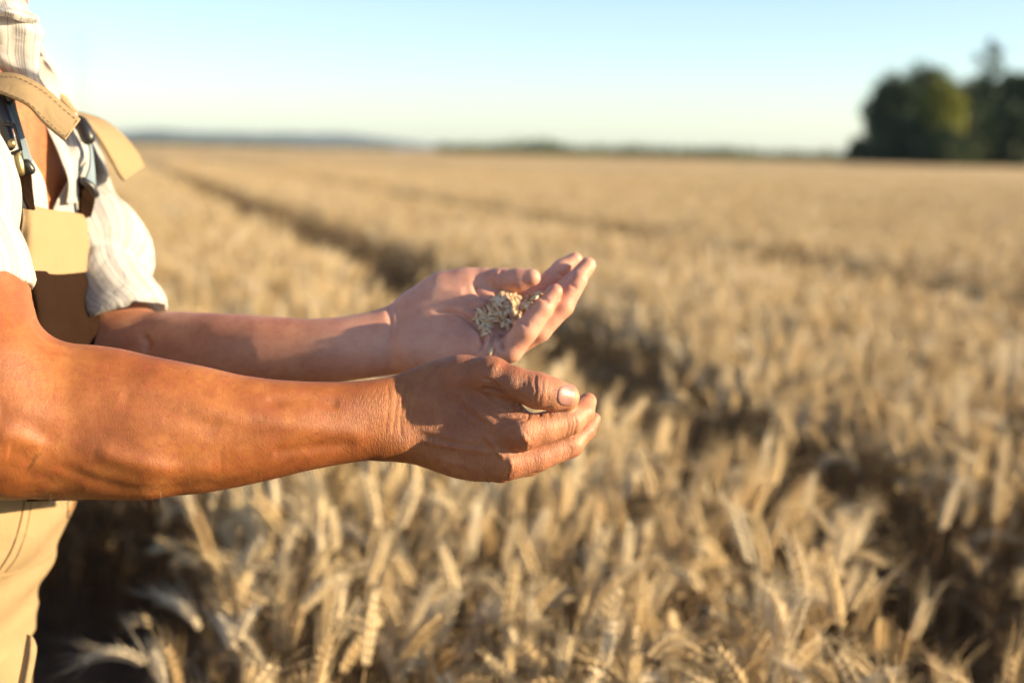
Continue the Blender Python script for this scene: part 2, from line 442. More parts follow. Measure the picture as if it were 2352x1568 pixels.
# points of the crop
def wheat_points():
    out = []
    def band(y0, y1, rho, sc):
        xm = max(0.40 * y1 + 1.6, 3.0)
        n = int((y1 - y0) * 2 * xm * rho)
        x = rng.uniform(-xm, xm, n); y = rng.uniform(y0, y1, n)
        k = np.abs(x) < np.maximum(0.40 * y + 1.5, 3.0)
        x, y = x[k], y[k]
        out.append(np.stack([x, y, np.full(len(x), sc)], 1))
    band(-1.5, 0.75, 300, 1.0)
    band(0.75, 4.0, 500, 1.0)
    band(4.0, 8, 420, 1.0)
    band(8, 12, 300, 1.05)
    for a in range(12, 48, 4):
        band(a, a + 4, max(60, 200 - a * 3.2), 1.15)
    A = np.concatenate(out)
    x, y = A[:, 0], A[:, 1]
    keepm = np.ones(len(x), bool)
    for k in range(6):
        dxx = np.abs(x - track_x(y, k))
        nz = np.array([noise.noise(Vector((a * 1.3, b * 1.3, 3.0 + k))) for a, b in zip(x, y)])
        wdt = (0.42 if k == 0 else 0.42) - 0.17 * np.clip((6.5 - y) / 2.5, 0, 1) + 0.12 * nz
        fade = rng.random(len(x)) < 0.01
        keepm &= (dxx > wdt) | fade
    # trampled gap where the farmer walked in and stands
    def seg(ax, ay, bx, by, r):
        px, py = x - ax, y - ay; bx_, by_ = bx - ax, by - ay
        t = np.clip((px * bx_ + py * by_) / (bx_ ** 2 + by_ ** 2), 0, 1)
        return np.hypot(px - t * bx_, py - t * by_) < r
    gap = seg(-0.54, 1.30, -1.0, 3.3, 0.25) | seg(-0.52, 1.3, -1.5, 0.9, 0.30)
    keepm &= ~gap
    # photographer's spot
    keepm &= ~(np.hypot(x, y) < 0.5)
    return A[keepm]
WP = wheat_points()
Nn = len(WP)
nzh = np.array([noise.noise(Vector((a * 0.55, b * 0.55, 0))) + 0.6 * noise.noise(Vector((a * 2.2, b * 2.2, 5))) for a, b, _ in WP])
lean_dir = np.array([noise.noise(Vector((a * 0.5, b * 0.5, 9))) for a, b, _ in WP]) * 5
W_sc = (1.0 + 0.055 * nzh + rng.normal(0, 0.045, Nn))
W_sc = np.where(WP[:, 1] > 7, W_sc * 1.0, W_sc)
W_rot = np.stack([rng.normal(0, 0.07, Nn), rng.normal(0, 0.07, Nn), lean_dir + rng.normal(0, 1.5, Nn)], 1)
W_idx = rng.integers(0, len(VAR), Nn)
W_thick = WP[:, 2]

# the ones that show largest in the photograph become objects of their own
ct = np.linalg.inv(CAMN)
tips = np.stack([WP[:, 0], WP[:, 1], 0.57 * W_sc, np.ones(Nn)], 1) @ ct.T
uu = 1176 + tips[:, 0] / -tips[:, 2] * 3267; vv = 784 - tips[:, 1] / -tips[:, 2] * 3267
vis = (uu > 120) & (uu < 2340) & (vv < 1590) & (tips[:, 2] < 0) & (WP[:, 1] > 0.9)
order = np.where(vis)[0]
order = order[np.argsort(-tips[order, 2])][:285]
single = np.zeros(Nn, bool); single[order] = True

def place_stalk(vi, x, y, rot, sc, label, group=None):
    st, ea, lf = VAR[vi]
    o = bpy.data.objects.new('wheat_stalk', st); COL.objects.link(o)
    o.location = (x, y, 0); o.rotation_euler = rot; o.scale = (sc, sc, sc)
    tag(o, label, 'wheat', group)
    e = bpy.data.objects.new('ear', ea); COL.objects.link(e); e.parent = o
    l = bpy.data.objects.new('leaf', lf); COL.objects.link(l); l.parent = o
    return o
FORM = ['wheat stalk with a straight upright ear', 'wheat stalk with a slightly leaning ear', 'wheat stalk with a gently nodding ear', 'wheat stalk with a bowed ear',
        'wheat stalk with an ear hanging to one side', 'wheat stalk with a hooked drooping ear', 'wheat stalk with an almost upright ear']
for i in order:
    zone = ('in the crop beside the trousers' if uu[i] < 560 else 'in the crop below the forearm' if uu[i] < 1050 else 'in the crop below the near hand' if uu[i] < 1500
            else 'in the crop right of the hands' if uu[i] < 1950 else 'in the crop near the right edge')
    place_stalk(int(W_idx[i]), WP[i, 0], WP[i, 1], tuple(W_rot[i]), float(W_sc[i]), FORM[int(W_idx[i]) % 7] + ', ' + zone,
                'ripe wheat stalks in the near part of the field')

HERO = [  # u, v of the ear top, distance, variant, azimuth, scale add, label
    (800, 1345, 1.85, 4, 3.3, 'pale sunlit wheat ear arching to the left below the wrist'),
    (1010, 1470, 1.72, 3, 0.1, 'bent pale wheat ear below the near hand at the bottom of the picture'),
    (860, 1535, 1.68, 0, 0.4, 'upright wheat ear lit bright yellow at the bottom edge, below the arched ear'),
    (1985, 1260, 2.10, 3, 2.6, 'tall wheat stalk with a curved ear rising above its neighbours on the right'),
    (2280, 1250, 1.98, 0, 1.2, 'tall straight wheat stalk with spreading awns near the right edge'),
    (2110, 1250, 2.15, 6, 0.2, 'slanting brown wheat ear pointing up to the right beside the tall curved one'),
    (1440, 1450, 1.80, 2, 0.3, 'pale drooping wheat ear at the bottom beneath the fingertips'),
    (1690, 1400, 1.85, 1, 2.9, 'pale leaning wheat ear in front of a dark gap in the crop'),
    (540, 1545, 1.62, 5, 3.0, 'wheat ear lying over to the left in the shade beside the trousers'),
    (1800, 1490, 1.72, 3, 3.4, 'golden wheat ear arching left at the bottom, right of the middle'),
]
for (u, v, d, vi, az, lab) in HERO:
    s = specs[vi]; top = (s['H'] + 0.03) * (1.05 if 'tall' in lab else 1.03)
    d = next(q for q in np.arange(1.2, 4, .01) if P(u, v, q).z < top); p = P(u, v, d)
    place_stalk(vi, p.x, p.y, (0, 0, az), min(1.3, p.z / (s['H'] + 0.03)), lab, 'ripe wheat stalks in the near part of the field')

# the rest: one object whose points carry plant instances
mass = ~single
mp = WP[mass]
me = bpy.data.meshes.new('wheat_field')
me.vertices.add(len(mp))
me.vertices.foreach_set('co', np.stack([mp[:, 0], mp[:, 1], np.zeros(len(mp))], 1).astype(np.float32).ravel())
a = me.attributes.new('rot', 'FLOAT_VECTOR', 'POINT'); a.data.foreach_set('vector', W_rot[mass].astype(np.float32).ravel())
sc3 = np.stack([W_sc[mass] * W_thick[mass], W_sc[mass] * W_thick[mass], W_sc[mass]], 1)
a = me.attributes.new('scl', 'FLOAT_VECTOR', 'POINT'); a.data.foreach_set('vector', sc3.astype(np.float32).ravel())
a = me.attributes.new('pick', 'INT', 'POINT'); a.data.foreach_set('value', W_idx[mass].astype(np.int32))
wf = bpy.data.objects.new('wheat_field', me); COL.objects.link(wf)
tag(wf, 'ripe golden wheat crop filling the field behind the hands up to the horizon', 'wheat field', kind='stuff')
g = bpy.data.node_groups.new('wheat_scatter', 'GeometryNodeTree')
g.interface.new_socket('Geometry', in_out='INPUT', socket_type='NodeSocketGeometry')
g.interface.new_socket('Geometry', in_out='OUTPUT', socket_type='NodeSocketGeometry')
gi = g.nodes.new('NodeGroupInput'); go = g.nodes.new('NodeGroupOutput')
iop = g.nodes.new('GeometryNodeInstanceOnPoints')
ci = g.nodes.new('GeometryNodeCollectionInfo'); ci.inputs['Collection'].default_value = variants_col
ci.inputs['Separate Children'].default_value = True; ci.inputs['Reset Children'].default_value = True
def attr(nm, ty):
    n_ = g.nodes.new('GeometryNodeInputNamedAttribute'); n_.data_type = ty; n_.inputs['Name'].default_value = nm; return n_.outputs[0]
g.links.new(gi.outputs[0], iop.inputs['Points']); g.links.new(ci.outputs[0], iop.inputs['Instance'])
iop.inputs['Pick Instance'].default_value = True
g.links.new(attr('pick', 'INT'), iop.inputs['Instance Index'])
g.links.new(attr('rot', 'FLOAT_VECTOR'), iop.inputs['Rotation'])
g.links.new(attr('scl', 'FLOAT_VECTOR'), iop.inputs['Scale'])
g.links.new(iop.outputs[0], go.inputs[0])
md = wf.modifiers.new('scatter', 'NODES'); md.node_group = g
# ------------------------------------------------------------------ far crop as one closed canopy
def canopy():
    ys = list(np.geomspace(44, 1000, 170)); V = []; nx = 170
    for y in ys:
        for i in range(nx):
            x = (i / (nx - 1) - 0.5) * 2 * (0.7 * y + 42)
            z = 0.58 + 0.08 * noise.noise(Vector((x * 0.4, y * 0.2, 1))) + 0.08 * noise.noise(Vector((x * 2.1, y * 1.1, 7)))
            for k in range(6):
                z -= 0.4 * math.exp(-((x - float(track_x(y, k))) / 0.5) ** 2)
            V.append((x, y, z))
    F = [(j * nx + i, j * nx + i + 1, (j + 1) * nx + i + 1, (j + 1) * nx + i) for j in range(len(ys) - 1) for i in range(nx - 1)]
    return tag(mesh_obj('distant_wheat_crop', V, F, M_CANOPY), 'far part of the golden wheat field running up to the horizon', 'wheat field', kind='stuff')
canopy()
def near_canopy():
    s = 0.6; xs = np.arange(-70, 70.1, s); ys = np.arange(-50, 44.5, s); nx = len(xs)
    V = [(x + 0.3 * noise.noise(Vector((x, y, 2))), y, 0.57 + 0.07 * noise.noise(Vector((x * 0.5, y * 0.5, 1))) + 0.09 * noise.noise(Vector((x * 2.3, y * 2.3, 7)))) for y in ys for x in xs]
    F = []
    for j in range(len(ys) - 1):
        for i in range(nx - 1):
            x, y = xs[i] + s / 2, ys[j] + s / 2
            if y > -1.8 and abs(x) < max(0.40 * y + 1.6, 3.1): continue
            F.append((j * nx + i, j * nx + i + 1, (j + 1) * nx + i + 1, (j + 1) * nx + i))
    return tag(mesh_obj('surrounding_wheat_crop', V, F, M_CANOPY), 'golden wheat crop on either side of and behind the viewed strip of field', 'wheat field', kind='stuff')
near_canopy()

# ------------------------------------------------------------------ trees
def tube(V, F, pts, rad, k=7):
    b0 = len(V); pts = [np.array(p, float) for p in pts]
    for i, p in enumerate(pts):
        tv = pts[min(i + 1, len(pts) - 1)] - pts[max(i - 1, 0)]; tv /= np.linalg.norm(tv) + 1e-9
        a_, b_ = frame_from(tv, np.array([0.3, 1.0, 0.1]))
        for j in range(k):
            q = 2 * math.pi * j / k
            V.append(p + (a_ * math.cos(q) + b_ * math.sin(q)) * rad[i])
    for i in range(len(pts) - 1):
        for j in range(k):
            F.append((b0 + i * k + j, b0 + i * k + (j + 1) % k, b0 + i * k + k + (j + 1) % k, b0 + i * k + k + j))

def leaf_cloud(r, blobs, per, size):
    V, F = [], []
    for (cx, cy, cz, rx, ry, rz) in blobs:
        n = int(per * (rx * ry * rz) ** (2 / 3) * 1.0) + 8
        for _ in range(n):
            d = r.normal(0, 1, 3); d /= np.linalg.norm(d)
            rr = r.random() ** 0.35 * (1 + 0.12 * r.normal())
            c = np.array([cx + d[0] * rx * rr, cy + d[1] * ry * rr, cz + d[2] * rz * rr])
            a_ = r.normal(0, 1, 3); a_ /= np.linalg.norm(a_); b_ = np.cross(a_, r.normal(0, 1, 3)); b_ /= np.linalg.norm(b_) + 1e-9
            s = size * r.uniform(0.6, 1.4); b0 = len(V)
            V += [c - a_ * s, c - b_ * s * 0.5, c + a_ * s, c + b_ * s * 0.5]
            F.append((b0, b0 + 1, b0 + 2, b0 + 3))
    return V, F

def tree(name, x, y, h, wd, z0f, mat, label, seed, shape='round', group=None, per=48, size=0.5):
    r = np.random.default_rng(seed)
    root = empty(name, (x, y, 0)); tag(root, label, 'tree', group)
    V, F = [], []
    tube(V, F, [(0, 0, -0.1), (0.05, 0, h * 0.3), (-0.06, 0.05, h * 0.6), (0, 0, h * 0.9)], [h * 0.035, h * 0.026, h * 0.016, h * 0.004])
    blobs = []
    nb = 26 if shape == 'round' else 12
    for i in range(nb):
        f = (i + 0.5) / nb
        z = h * (z0f + (0.97 - z0f) * f)
        if shape == 'round': prof = math.sin(math.pi * min(1, 0.15 + 0.74 * f)) ** 0.5
        else: prof = 0.55 + 0.45 * math.sin(math.pi * f)
        az = i * 2.4; off = wd * 0.5 * prof * r.uniform(0.35, 0.75)
        bx, by = off * math.cos(az), off * math.sin(az)
        br = wd * r.uniform(0.20, 0.30) * (0.55 + 0.5 * prof)
        blobs.append((bx, by, z - br * 0.3, br, br, br * r.uniform(0.65, 1.0)))
        tube(V, F, [(0, 0, z * 0.6), (bx * 0.5, by * 0.5, z * 0.82), (bx, by, z)], [h * 0.012, h * 0.007, h * 0.002], 5)
    mesh_obj('trunk', V, F, M_BARK, root)
    V, F = leaf_cloud(r, blobs, per, size)
    mesh_obj('crown', V, F, mat, root, smooth=False)
    return root

def ground_at(u, d):      # ground x for picture column u at distance d
    p = P(u, 360, d); return p.x
D = 60.0
def tr(u, d, vtop, wpx, mat, label, seed, **k):
    d *= 4; p = P(u, vtop, d); x = p.x
    wd = wpx / 3267 * d
    return tree('tree', x, p.y, p.z, wd, k.pop('z0f', 0.06), mat, label, seed, group='trees at the edge of the field', **k)
tr(2065, 60, 178, 165, M_DARKLEAF, 'dark rounded tree at the left end of the clump beyond the field', 1)
tr(2140, 62, 152, 150, M_OLIVE, 'olive green tree rising between the dark end tree and the yellow green one', 2)
tr(2172, 54, 183, 110, M_YELLOWLEAF, 'yellow green tree standing in front of the dark clump', 3)
tr(2278, 64, 82, 75, M_DARKLEAF, 'tall slim tree whose top stands out above all the others', 4, shape='slim', z0f=0.35, per=30)
tr(2262, 60, 190, 160, M_DARKLEAF, 'dense dark tree under the tall slim one', 5)
tr(2350, 61, 170, 170, M_OLIVE, 'dark olive tree cut by the right edge of the picture', 6)
tr(2415, 60, 165, 170, M_DARKLEAF, 'dark tree right behind the one cut by the right edge', 12)
tr(2470, 63, 150, 190, M_DARKLEAF, 'dark tree continuing the clump past the right edge', 7)
tr(2090, 55, 275, 140, M_DARKLEAF, 'low dark bushy tree in front of the left part of the clump', 8, z0f=0.02)
tr(2235, 55, 245, 150, M_DARKLEAF, 'low dark bushy tree in front of the middle of the clump', 9, z0f=0.02)
tr(2168, 53, 300, 120, M_DARKLEAF, 'low dark bush at the foot of the yellow green tree', 13, z0f=0.02)
tr(2345, 55, 250, 150, M_DARKLEAF, 'low dark bushy tree in front of the right part of the clump', 10, z0f=0.02)
tr(1985, 66, 322, 90, M_OLIVE, 'small low bush at the left foot of the tree clump', 11, z0f=0.02)

def far_wood(name, u0, u1, d, vt, n, mat, label, seed, size):
    r = np.random.default_rng(seed); blobs = []
    for i in range(n):
        u = u0 + (u1 - u0) * (i + r.random()) / n
        hor = 348 + (u - 1176) * 0.0218
        top = hor - vt(u) * r.uniform(0.7, 1.15)
        p = P(u, top, d * r.uniform(0.93, 1.08)); hz = max(p.z, 1.5)
        blobs.append((p.x, p.y, hz * 0.45, hz * 0.9, hz * 0.9, hz * 0.55))
    V, F = leaf_cloud(r, blobs, 60 / (size * size) * 0.05, size)
    return tag(mesh_obj(name, V, F, mat, smooth=False), label, 'woods', kind='stuff')
M_HEDGE = leafy_mat('hedge_green_leaves', (0.02, 0.045, 0.01), (0.04, 0.085, 0.016), (0.08, 0.13, 0.03))
far_wood('far_hedge', 1010, 1990, 430, lambda u: 17 + 12 * math.exp(-((u - 1230) / 60) ** 2) + 6 * math.exp(-((u - 1440) / 40) ** 2) + 4 * math.exp(-((u - 1650) / 80) ** 2),
         110, M_HEDGE, 'low green line of far bushes along the right half of the horizon', 21, 0.9)
far_wood('far_woods', 180, 900, 1500, lambda u: 9 if u < 640 else 4, 60, M_OLIVE, 'thin blue green line of far woods on the left horizon', 22, 3.0)

def hills():
    V, F = [], []; n = 120
    for j, (dd, hh) in enumerate(((1050, 0.0), (2500, 0.02), (6500, 0.1), (7000, 0.55), (7500, 1.0), (8200, 0.8), (8800, -0.2))):
        for i in range(n):
            x = -4200 + 8400 * i / (n - 1)
            pr = math.exp(-((x + 1800) / 1100) ** 2) * 70 + math.exp(-((x + 870) / 470) ** 2) * 36
            pr *= 1 + 0.25 * noise.noise(Vector((x * 0.004, dd * 0.002, 0)))
            V.append((x, dd, pr * hh + (0.15 if dd < 3000 else -3)))
    for j in range(6):
        for i in range(n - 1):
            F.append((j * n + i, j * n + i + 1, (j + 1) * n + i + 1, (j + 1) * n + i))
    return tag(mesh_obj('hills', V, F, M_HILL), kind='structure')
hills()

def pylon():
    d = 900.0; pt = P(186, 66, d); H = pt.z
    root = empty('electricity_pylon', (pt.x, pt.y, 0)); tag(root, 'faint tall lattice pylon far off on the left horizon', 'pylon')
    V, F = [], []
    lv = [0, 0.18, 0.36, 0.52, 0.66, 0.78, 0.88, 1.0]
    def wdt(f): return (0.075 * (1 - f) ** 1.5 + 0.012) * H
    for i in range(len(lv) - 1):
        a0, a1 = lv[i], lv[i + 1]; w0, w1 = wdt(a0), wdt(a1)
        cs0 = [(sx * w0, sy * w0, a0 * H) for sx, sy in ((1, 1), (1, -1), (-1, -1), (-1, 1))]
        cs1 = [(sx * w1, sy * w1, a1 * H) for sx, sy in ((1, 1), (1, -1), (-1, -1), (-1, 1))]
        for k in range(4):
            tube(V, F, [cs0[k], cs1[k]], [0.12, 0.10], 4)
            tube(V, F, [cs0[k], cs1[(k + 1) % 4]], [0.06, 0.06], 4)
            tube(V, F, [cs1[k], cs0[(k + 1) % 4]], [0.06, 0.06], 4)
            tube(V, F, [cs1[k], cs1[(k + 1) % 4]], [0.06, 0.06], 4)
    mesh_obj('tower', V, F, M_STEEL, root)
    for f, l in ((0.70, 0.13), (0.82, 0.17), (0.93, 0.12)):
        V, F = [], []
        for s in (-1, 1):
            tube(V, F, [(0, 0, f * H + 1.5), (s * l * H, 0, f * H)], [0.10, 0.07], 4)
            tube(V, F, [(0, 0, f * H - 0.8), (s * l * H, 0, f * H)], [0.10, 0.07], 4)
            tube(V, F, [(s * l * H, 0, f * H), (s * l * H, 0, f * H - 2.5)], [0.25, 0.25], 4)
        mesh_obj('crossarm', V, F, M_STEEL, root)
pylon()

def haze():
    m = bpy.data.materials.new('haze_air'); m.use_nodes = True; t = m.node_tree
    t.nodes.remove(t.nodes['Principled BSDF'])
    pv = t.nodes.new('ShaderNodeVolumePrincipled')
    pv.inputs['Color'].default_value = (0.62, 0.80, 1.0, 1)
    pv.inputs['Density'].default_value = 0.00006
    pv.inputs['Anisotropy'].default_value = 0.3
    t.links.new(pv.outputs[0], t.nodes['Material Output'].inputs['Volume'])
    x, y0, y1, z0, z1 = 9500, -100, 9500, -5, 110
    V = [(-x, y0, z0), (x, y0, z0), (x, y1, z0), (-x, y1, z0), (-x, y0, z1), (x, y0, z1), (x, y1, z1), (-x, y1, z1)]
    F = [(0, 3, 2, 1), (4, 5, 6, 7), (0, 1, 5, 4), (1, 2, 6, 5), (2, 3, 7, 6), (3, 0, 4, 7)]
    return tag(mesh_obj('haze', V, F, m, smooth=False), 'thin bluish air over the field', 'haze', kind='stuff')
haze()
# ------------------------------------------------------------------ implicit-surface toolkit
def C(u, v, d):      # metres: right, up, away from the camera
    return np.array([(u - 1176) / 3267 * d, (784 - v) / 3267 * d, d], float)
def px(r, d=1.12): return r / 3267 * d
def to_world(V):
    V = np.asarray(V); Q = np.stack([V[:, 0], V[:, 1], -V[:, 2], np.ones(len(V))], 1) @ CAMN.T
    return Q[:, :3]
def to_cam(V):
    Q = np.concatenate([V, np.ones((len(V), 1))], 1) @ np.linalg.inv(CAMN).T
    return np.stack([Q[:, 0], Q[:, 1], -Q[:, 2]], 1)
def smin(a, b, k):
    h = np.clip(0.5 + 0.5 * (b - a) / k, 0, 1)
    return b + (a - b) * h - k * h * (1 - h)
def smax(a, b, k): return -smin(-a, -b, k)
def rcone(p, a, b, ra, rb):
    ba = b - a; t = np.clip(((p - a) @ ba) / (ba @ ba + 1e-12), 0, 1)
    q = p - a - t[:, None] * ba
    return np.sqrt((q * q).sum(1)) - (ra + t * (rb - ra))
def chain(p, pts, k=0.003):
    f = None
    for (a, ra), (b, rb) in zip(pts[:-1], pts[1:]):
        g_ = rcone(p, a, b, ra, rb); f = g_ if f is None else smin(f, g_, k)
    return f
def ell(p, c, r):
    q = (p - c) / r; g_ = np.sqrt((q * q).sum(1)) + 1e-6
    return (g_ - 1) * np.sqrt(((p - c) ** 2).sum(1)) / g_
def FC(*a):          # finger chain from (u, v, depth, radius in px)
    return [(C(u, v, d), px(r, d)) for u, v, d, r in a]

class Tube:
    """elliptical limb: stations (u, top v, bottom v, depth, half thickness, tilt deg)"""
    def __init__(s, st):
        T = []
        for u, vt, vb, d, B, th in st:
            c = C(u, (vt + vb) / 2, d); h = (vb - vt) / 2 / 3267 * d; a = R(th)
            A = math.sqrt(max(1e-6, h * h - (B * math.sin(a)) ** 2)) / math.cos(a)
            T.append([c[0], c[1], c[2], A, B, a])
        T = np.array(T); xs = np.linspace(T[0, 0], T[-1, 0], 400)
        G = np.stack([np.interp(xs, T[:, 0], T[:, j]) for j in range(6)], 1)
        ker = np.exp(-np.linspace(-2, 2, 23) ** 2); ker /= ker.sum()
        for j in range(1, 6):
            pad = np.concatenate([np.full(11, G[0, j]), G[:, j], np.full(11, G[-1, j])])
            G[:, j] = np.convolve(pad, ker, 'valid')
        s.x, s.G = xs, G
    def __call__(s, p):
        X = np.clip(p[:, 0], s.x[0], s.x[-1])
        cy, cz, A, B, th = [np.interp(X, s.x, s.G[:, j]) for j in range(1, 6)]
        dy, dz = p[:, 1] - cy, p[:, 2] - cz
        a = dy * np.cos(th) + dz * np.sin(th); b = -dy * np.sin(th) + dz * np.cos(th)
        g_ = np.sqrt((a / A) ** 2 + (b / B) ** 2) + 1e-6
        f = np.sqrt(a * a + b * b) * (1 - 1 / g_); f = np.where(g_ < 0.3, -0.7 * np.minimum(A, B), f)
        dx = np.abs(p[:, 0] - X)
        return np.where(dx > 0, np.hypot(np.maximum(f, 0), dx), f)

def surface(f, lo, hi, h, blk=8):
    lo = np.array(lo, float); hi = np.array(hi, float)
    nb = np.ceil((hi - lo) / (h * blk)).astype(int); n = nb * blk
    c = np.stack(np.meshgrid(*[np.arange(k) for k in nb], indexing='ij'), -1).reshape(-1, 3)
    ctr = lo + (c + 0.5) * blk * h
    fc = f(ctr)
    act = np.abs(fc) < blk * h * 1.35
    F = np.ones(tuple(n), np.float32) * 0.1
    F4 = F.reshape(nb[0], blk, nb[1], blk, nb[2], blk)
    neg = c[(~act) & (fc < 0)]
    F4[neg[:, 0], :, neg[:, 1], :, neg[:, 2], :] = -0.1
    loc = np.stack(np.meshgrid(*[np.arange(blk)] * 3, indexing='ij'), -1).reshape(1, -1, 3)
    ab = c[act]
    for s_ in range(0, len(ab), 500):
        q = ab[s_:s_ + 500]
        pts = lo + (q[:, None, :] * blk + loc) * h
        val = f(pts.reshape(-1, 3)).reshape(len(q), blk, blk, blk)
        F4[q[:, 0], :, q[:, 1], :, q[:, 2], :] = val
    I = F < 0
    cnt = np.zeros(tuple(n - 1), np.int8)
    for dx in (0, 1):
        for dy in (0, 1):
            for dz in (0, 1):
                cnt += I[dx:n[0] - 1 + dx, dy:n[1] - 1 + dy, dz:n[2] - 1 + dz]
    cells = np.argwhere((cnt > 0) & (cnt < 8))
    idm = np.full(tuple(n - 1), -1, np.int32); idm[cells[:, 0], cells[:, 1], cells[:, 2]] = np.arange(len(cells))
    corners = np.array([(a, b, c_) for a in (0, 1) for b in (0, 1) for c_ in (0, 1)])
    cv = np.stack([F[cells[:, 0] + a, cells[:, 1] + b, cells[:, 2] + c_] for a, b, c_ in corners], 1)
    acc = np.zeros((len(cells), 3)); num = np.zeros(len(cells))
    for i in range(8):
        for j in range(i + 1, 8):
            if np.abs(corners[i] - corners[j]).sum() != 1: continue
            a_, b_ = cv[:, i], cv[:, j]; m_ = (a_ < 0) != (b_ < 0)
            t_ = np.where(m_, a_ / np.where(m_, a_ - b_, 1), 0)
            acc[m_] += corners[i] + t_[m_, None] * (corners[j] - corners[i]); num[m_] += 1
    V = lo + (cells + acc / num[:, None]) * h
    Q = []
    for ax in range(3):
        sl0 = [slice(1, -1)] * 3; sl1 = [slice(1, -1)] * 3
        sl0[ax] = slice(0, n[ax] - 1); sl1[ax] = slice(1, n[ax])
        a_, b_ = I[tuple(sl0)], I[tuple(sl1)]
        e = np.argwhere(a_ != b_)
        sgn = a_[e[:, 0], e[:, 1], e[:, 2]]
        off = np.array([1, 1, 1]); off[ax] = 0; e = e + off
        o1, o2 = [k for k in range(3) if k != ax]
        def cid(d1, d2):
            q = e.copy(); q[:, o1] -= d1; q[:, o2] -= d2
            return idm[q[:, 0], q[:, 1], q[:, 2]]
        quad = np.stack([cid(0, 0), cid(1, 0), cid(1, 1), cid(0, 1)], 1)
        flip = sgn if ax != 1 else ~sgn
        quad[~flip] = quad[~flip][:, ::-1]
        Q.append(quad)
    Q = np.concatenate(Q); Q = Q[(Q >= 0).all(1)]
    return V, Q

def adj_smooth(V, Q, it, lam=0.5):
    e = np.concatenate([Q[:, [0, 1]], Q[:, [1, 2]], Q[:, [2, 3]], Q[:, [3, 0]]])
    cnt = np.bincount(e.ravel(), minlength=len(V)).astype(float)
    for _ in range(it):
        S = np.zeros_like(V)
        for k in range(3):
            S[:, k] = np.bincount(e[:, 0], V[e[:, 1], k], len(V)) + np.bincount(e[:, 1], V[e[:, 0], k], len(V))
        V = V + lam * (S / np.maximum(cnt, 1)[:, None] - V)
    return V
def vnormals(V, Q):
    fn = np.cross(V[Q[:, 2]] - V[Q[:, 0]], V[Q[:, 3]] - V[Q[:, 1]])
    Nn_ = np.zeros_like(V)
    for k in range(3):
        for j in range(4): Nn_[:, k] += np.bincount(Q[:, j], fn[:, k], len(V))
    return Nn_ / (np.linalg.norm(Nn_, axis=1)[:, None] + 1e-12)

# ------------------------------------------------------------------ right arm and hand (nearer the camera)
def tilt_in(st):      # the elbow is held out towards the camera
    return [(u, a, b, d - .062 * min(1, max(0, (930 - u) / 930)) ** .9, B * .95, th) for u, a, b, d, B, th in st]
r_fore = Tube(tilt_in([(-60, 800, 1130, 1.115, .050, 0), (0, 792, 1142, 1.115, .051, 0), (80, 789, 1142, 1.115, .051, 0), (150, 788, 1142, 1.115, .050, 0), (219, 792, 1143, 1.113, .048, 0), (281, 801, 1144, 1.112, .046, 0),
               (351, 818, 1143, 1.11, .044, 0), (469, 841, 1132, 1.11, .040, 0), (547, 860, 1118, 1.11, .036, 0), (625, 871, 1101, 1.11, .032, 0),
               (703, 876, 1081, 1.11, .028, 0), (781, 877, 1066, 1.112, .0245, 0), (843, 873, 1057, 1.113, .0225, 0), (898, 865, 1055, 1.115, .022, 0),
               (940, 850, 1062, 1.118, .0215, 4), (985, 834, 1076, 1.118, .021, 6), (1040, 820, 1096, 1.116, .0205, 6), (1095, 824, 1106, 1.112, .019, 6),
               (1140, 850, 1100, 1.108, .017, 6), (1165, 900, 1088, 1.106, .014, 6)]))
RT = FC((985, 885, 1.122, 38), (1060, 865, 1.112, 42), (1130, 862, 1.101, 42))
RT2 = FC((1122, 861, 1.102, 41), (1180, 880, 1.095, 38), (1235, 897, 1.093, 41.5), (1268, 905, 1.095, 37), (1299, 911, 1.099, 32.5))
RI = FC((1150, 980, 1.103, 40), (1200, 992, 1.096, 43), (1250, 982, 1.101, 35), (1308, 965, 1.108, 34), (1336, 946, 1.117, 29), (1350, 922, 1.125, 21))
RM = FC((1120, 1050, 1.112, 38), (1170, 1062, 1.105, 37), (1235, 1050, 1.112, 32), (1310, 1020, 1.121, 30), (1345, 988, 1.129, 22), (1364, 962, 1.137, 16))
RR = FC((1105, 1070, 1.134, 34), (1150, 1076, 1.132, 31), (1215, 1064, 1.142, 28), (1285, 1035, 1.15, 25), (1325, 998, 1.156, 17))
RP = FC((1085, 1072, 1.146, 30), (1125, 1078, 1.150, 27), (1180, 1062, 1.162, 25), (1235, 1035, 1.17, 21), (1268, 1003, 1.174, 14))
R_UP = [(C(-230, 230, 1.15), .055), (C(-140, 450, 1.10), .043), (C(-90, 650, 1.07), .046), (C(-42, 860, 1.045), .048), (C(0, 975, 1.04), .046)]
def f_right(p):
    arm = smin(r_fore(p), chain(p, R_UP, .01), .022)
    arm = smin(arm, rcone(p, C(40, 1020, 1.045), C(330, 1050, 1.06), .034, .028), .012)      # forearm muscle belly
    arm = smin(arm, rcone(p, C(890, 1010, 1.108), C(925, 1015, 1.108), .013, .012), .010)    # ulna head
    ri, rm, rr, rp = chain(p, RI), chain(p, RM), chain(p, RR), chain(p, RP)
    fing = smin(smin(ri, rm, .0016), smin(rr, rp, .0016), .0016)
    hand = smin(arm, fing, .009)
    hand = smin(hand, rcone(p, C(1110, 925, 1.110), C(1172, 950, 1.103), .014, .011), .010)   # web
    palm = smin(hand, rcone(p, C(1110, 1010, 1.140), C(1165, 1040, 1.146), .014, .012), .012)
    th = smin(chain(p, RT, .006), chain(p, RT2, .003), .004)
    a = smin(palm, chain(p, RT, .006), .010)
    return smin(a, th, .0028)

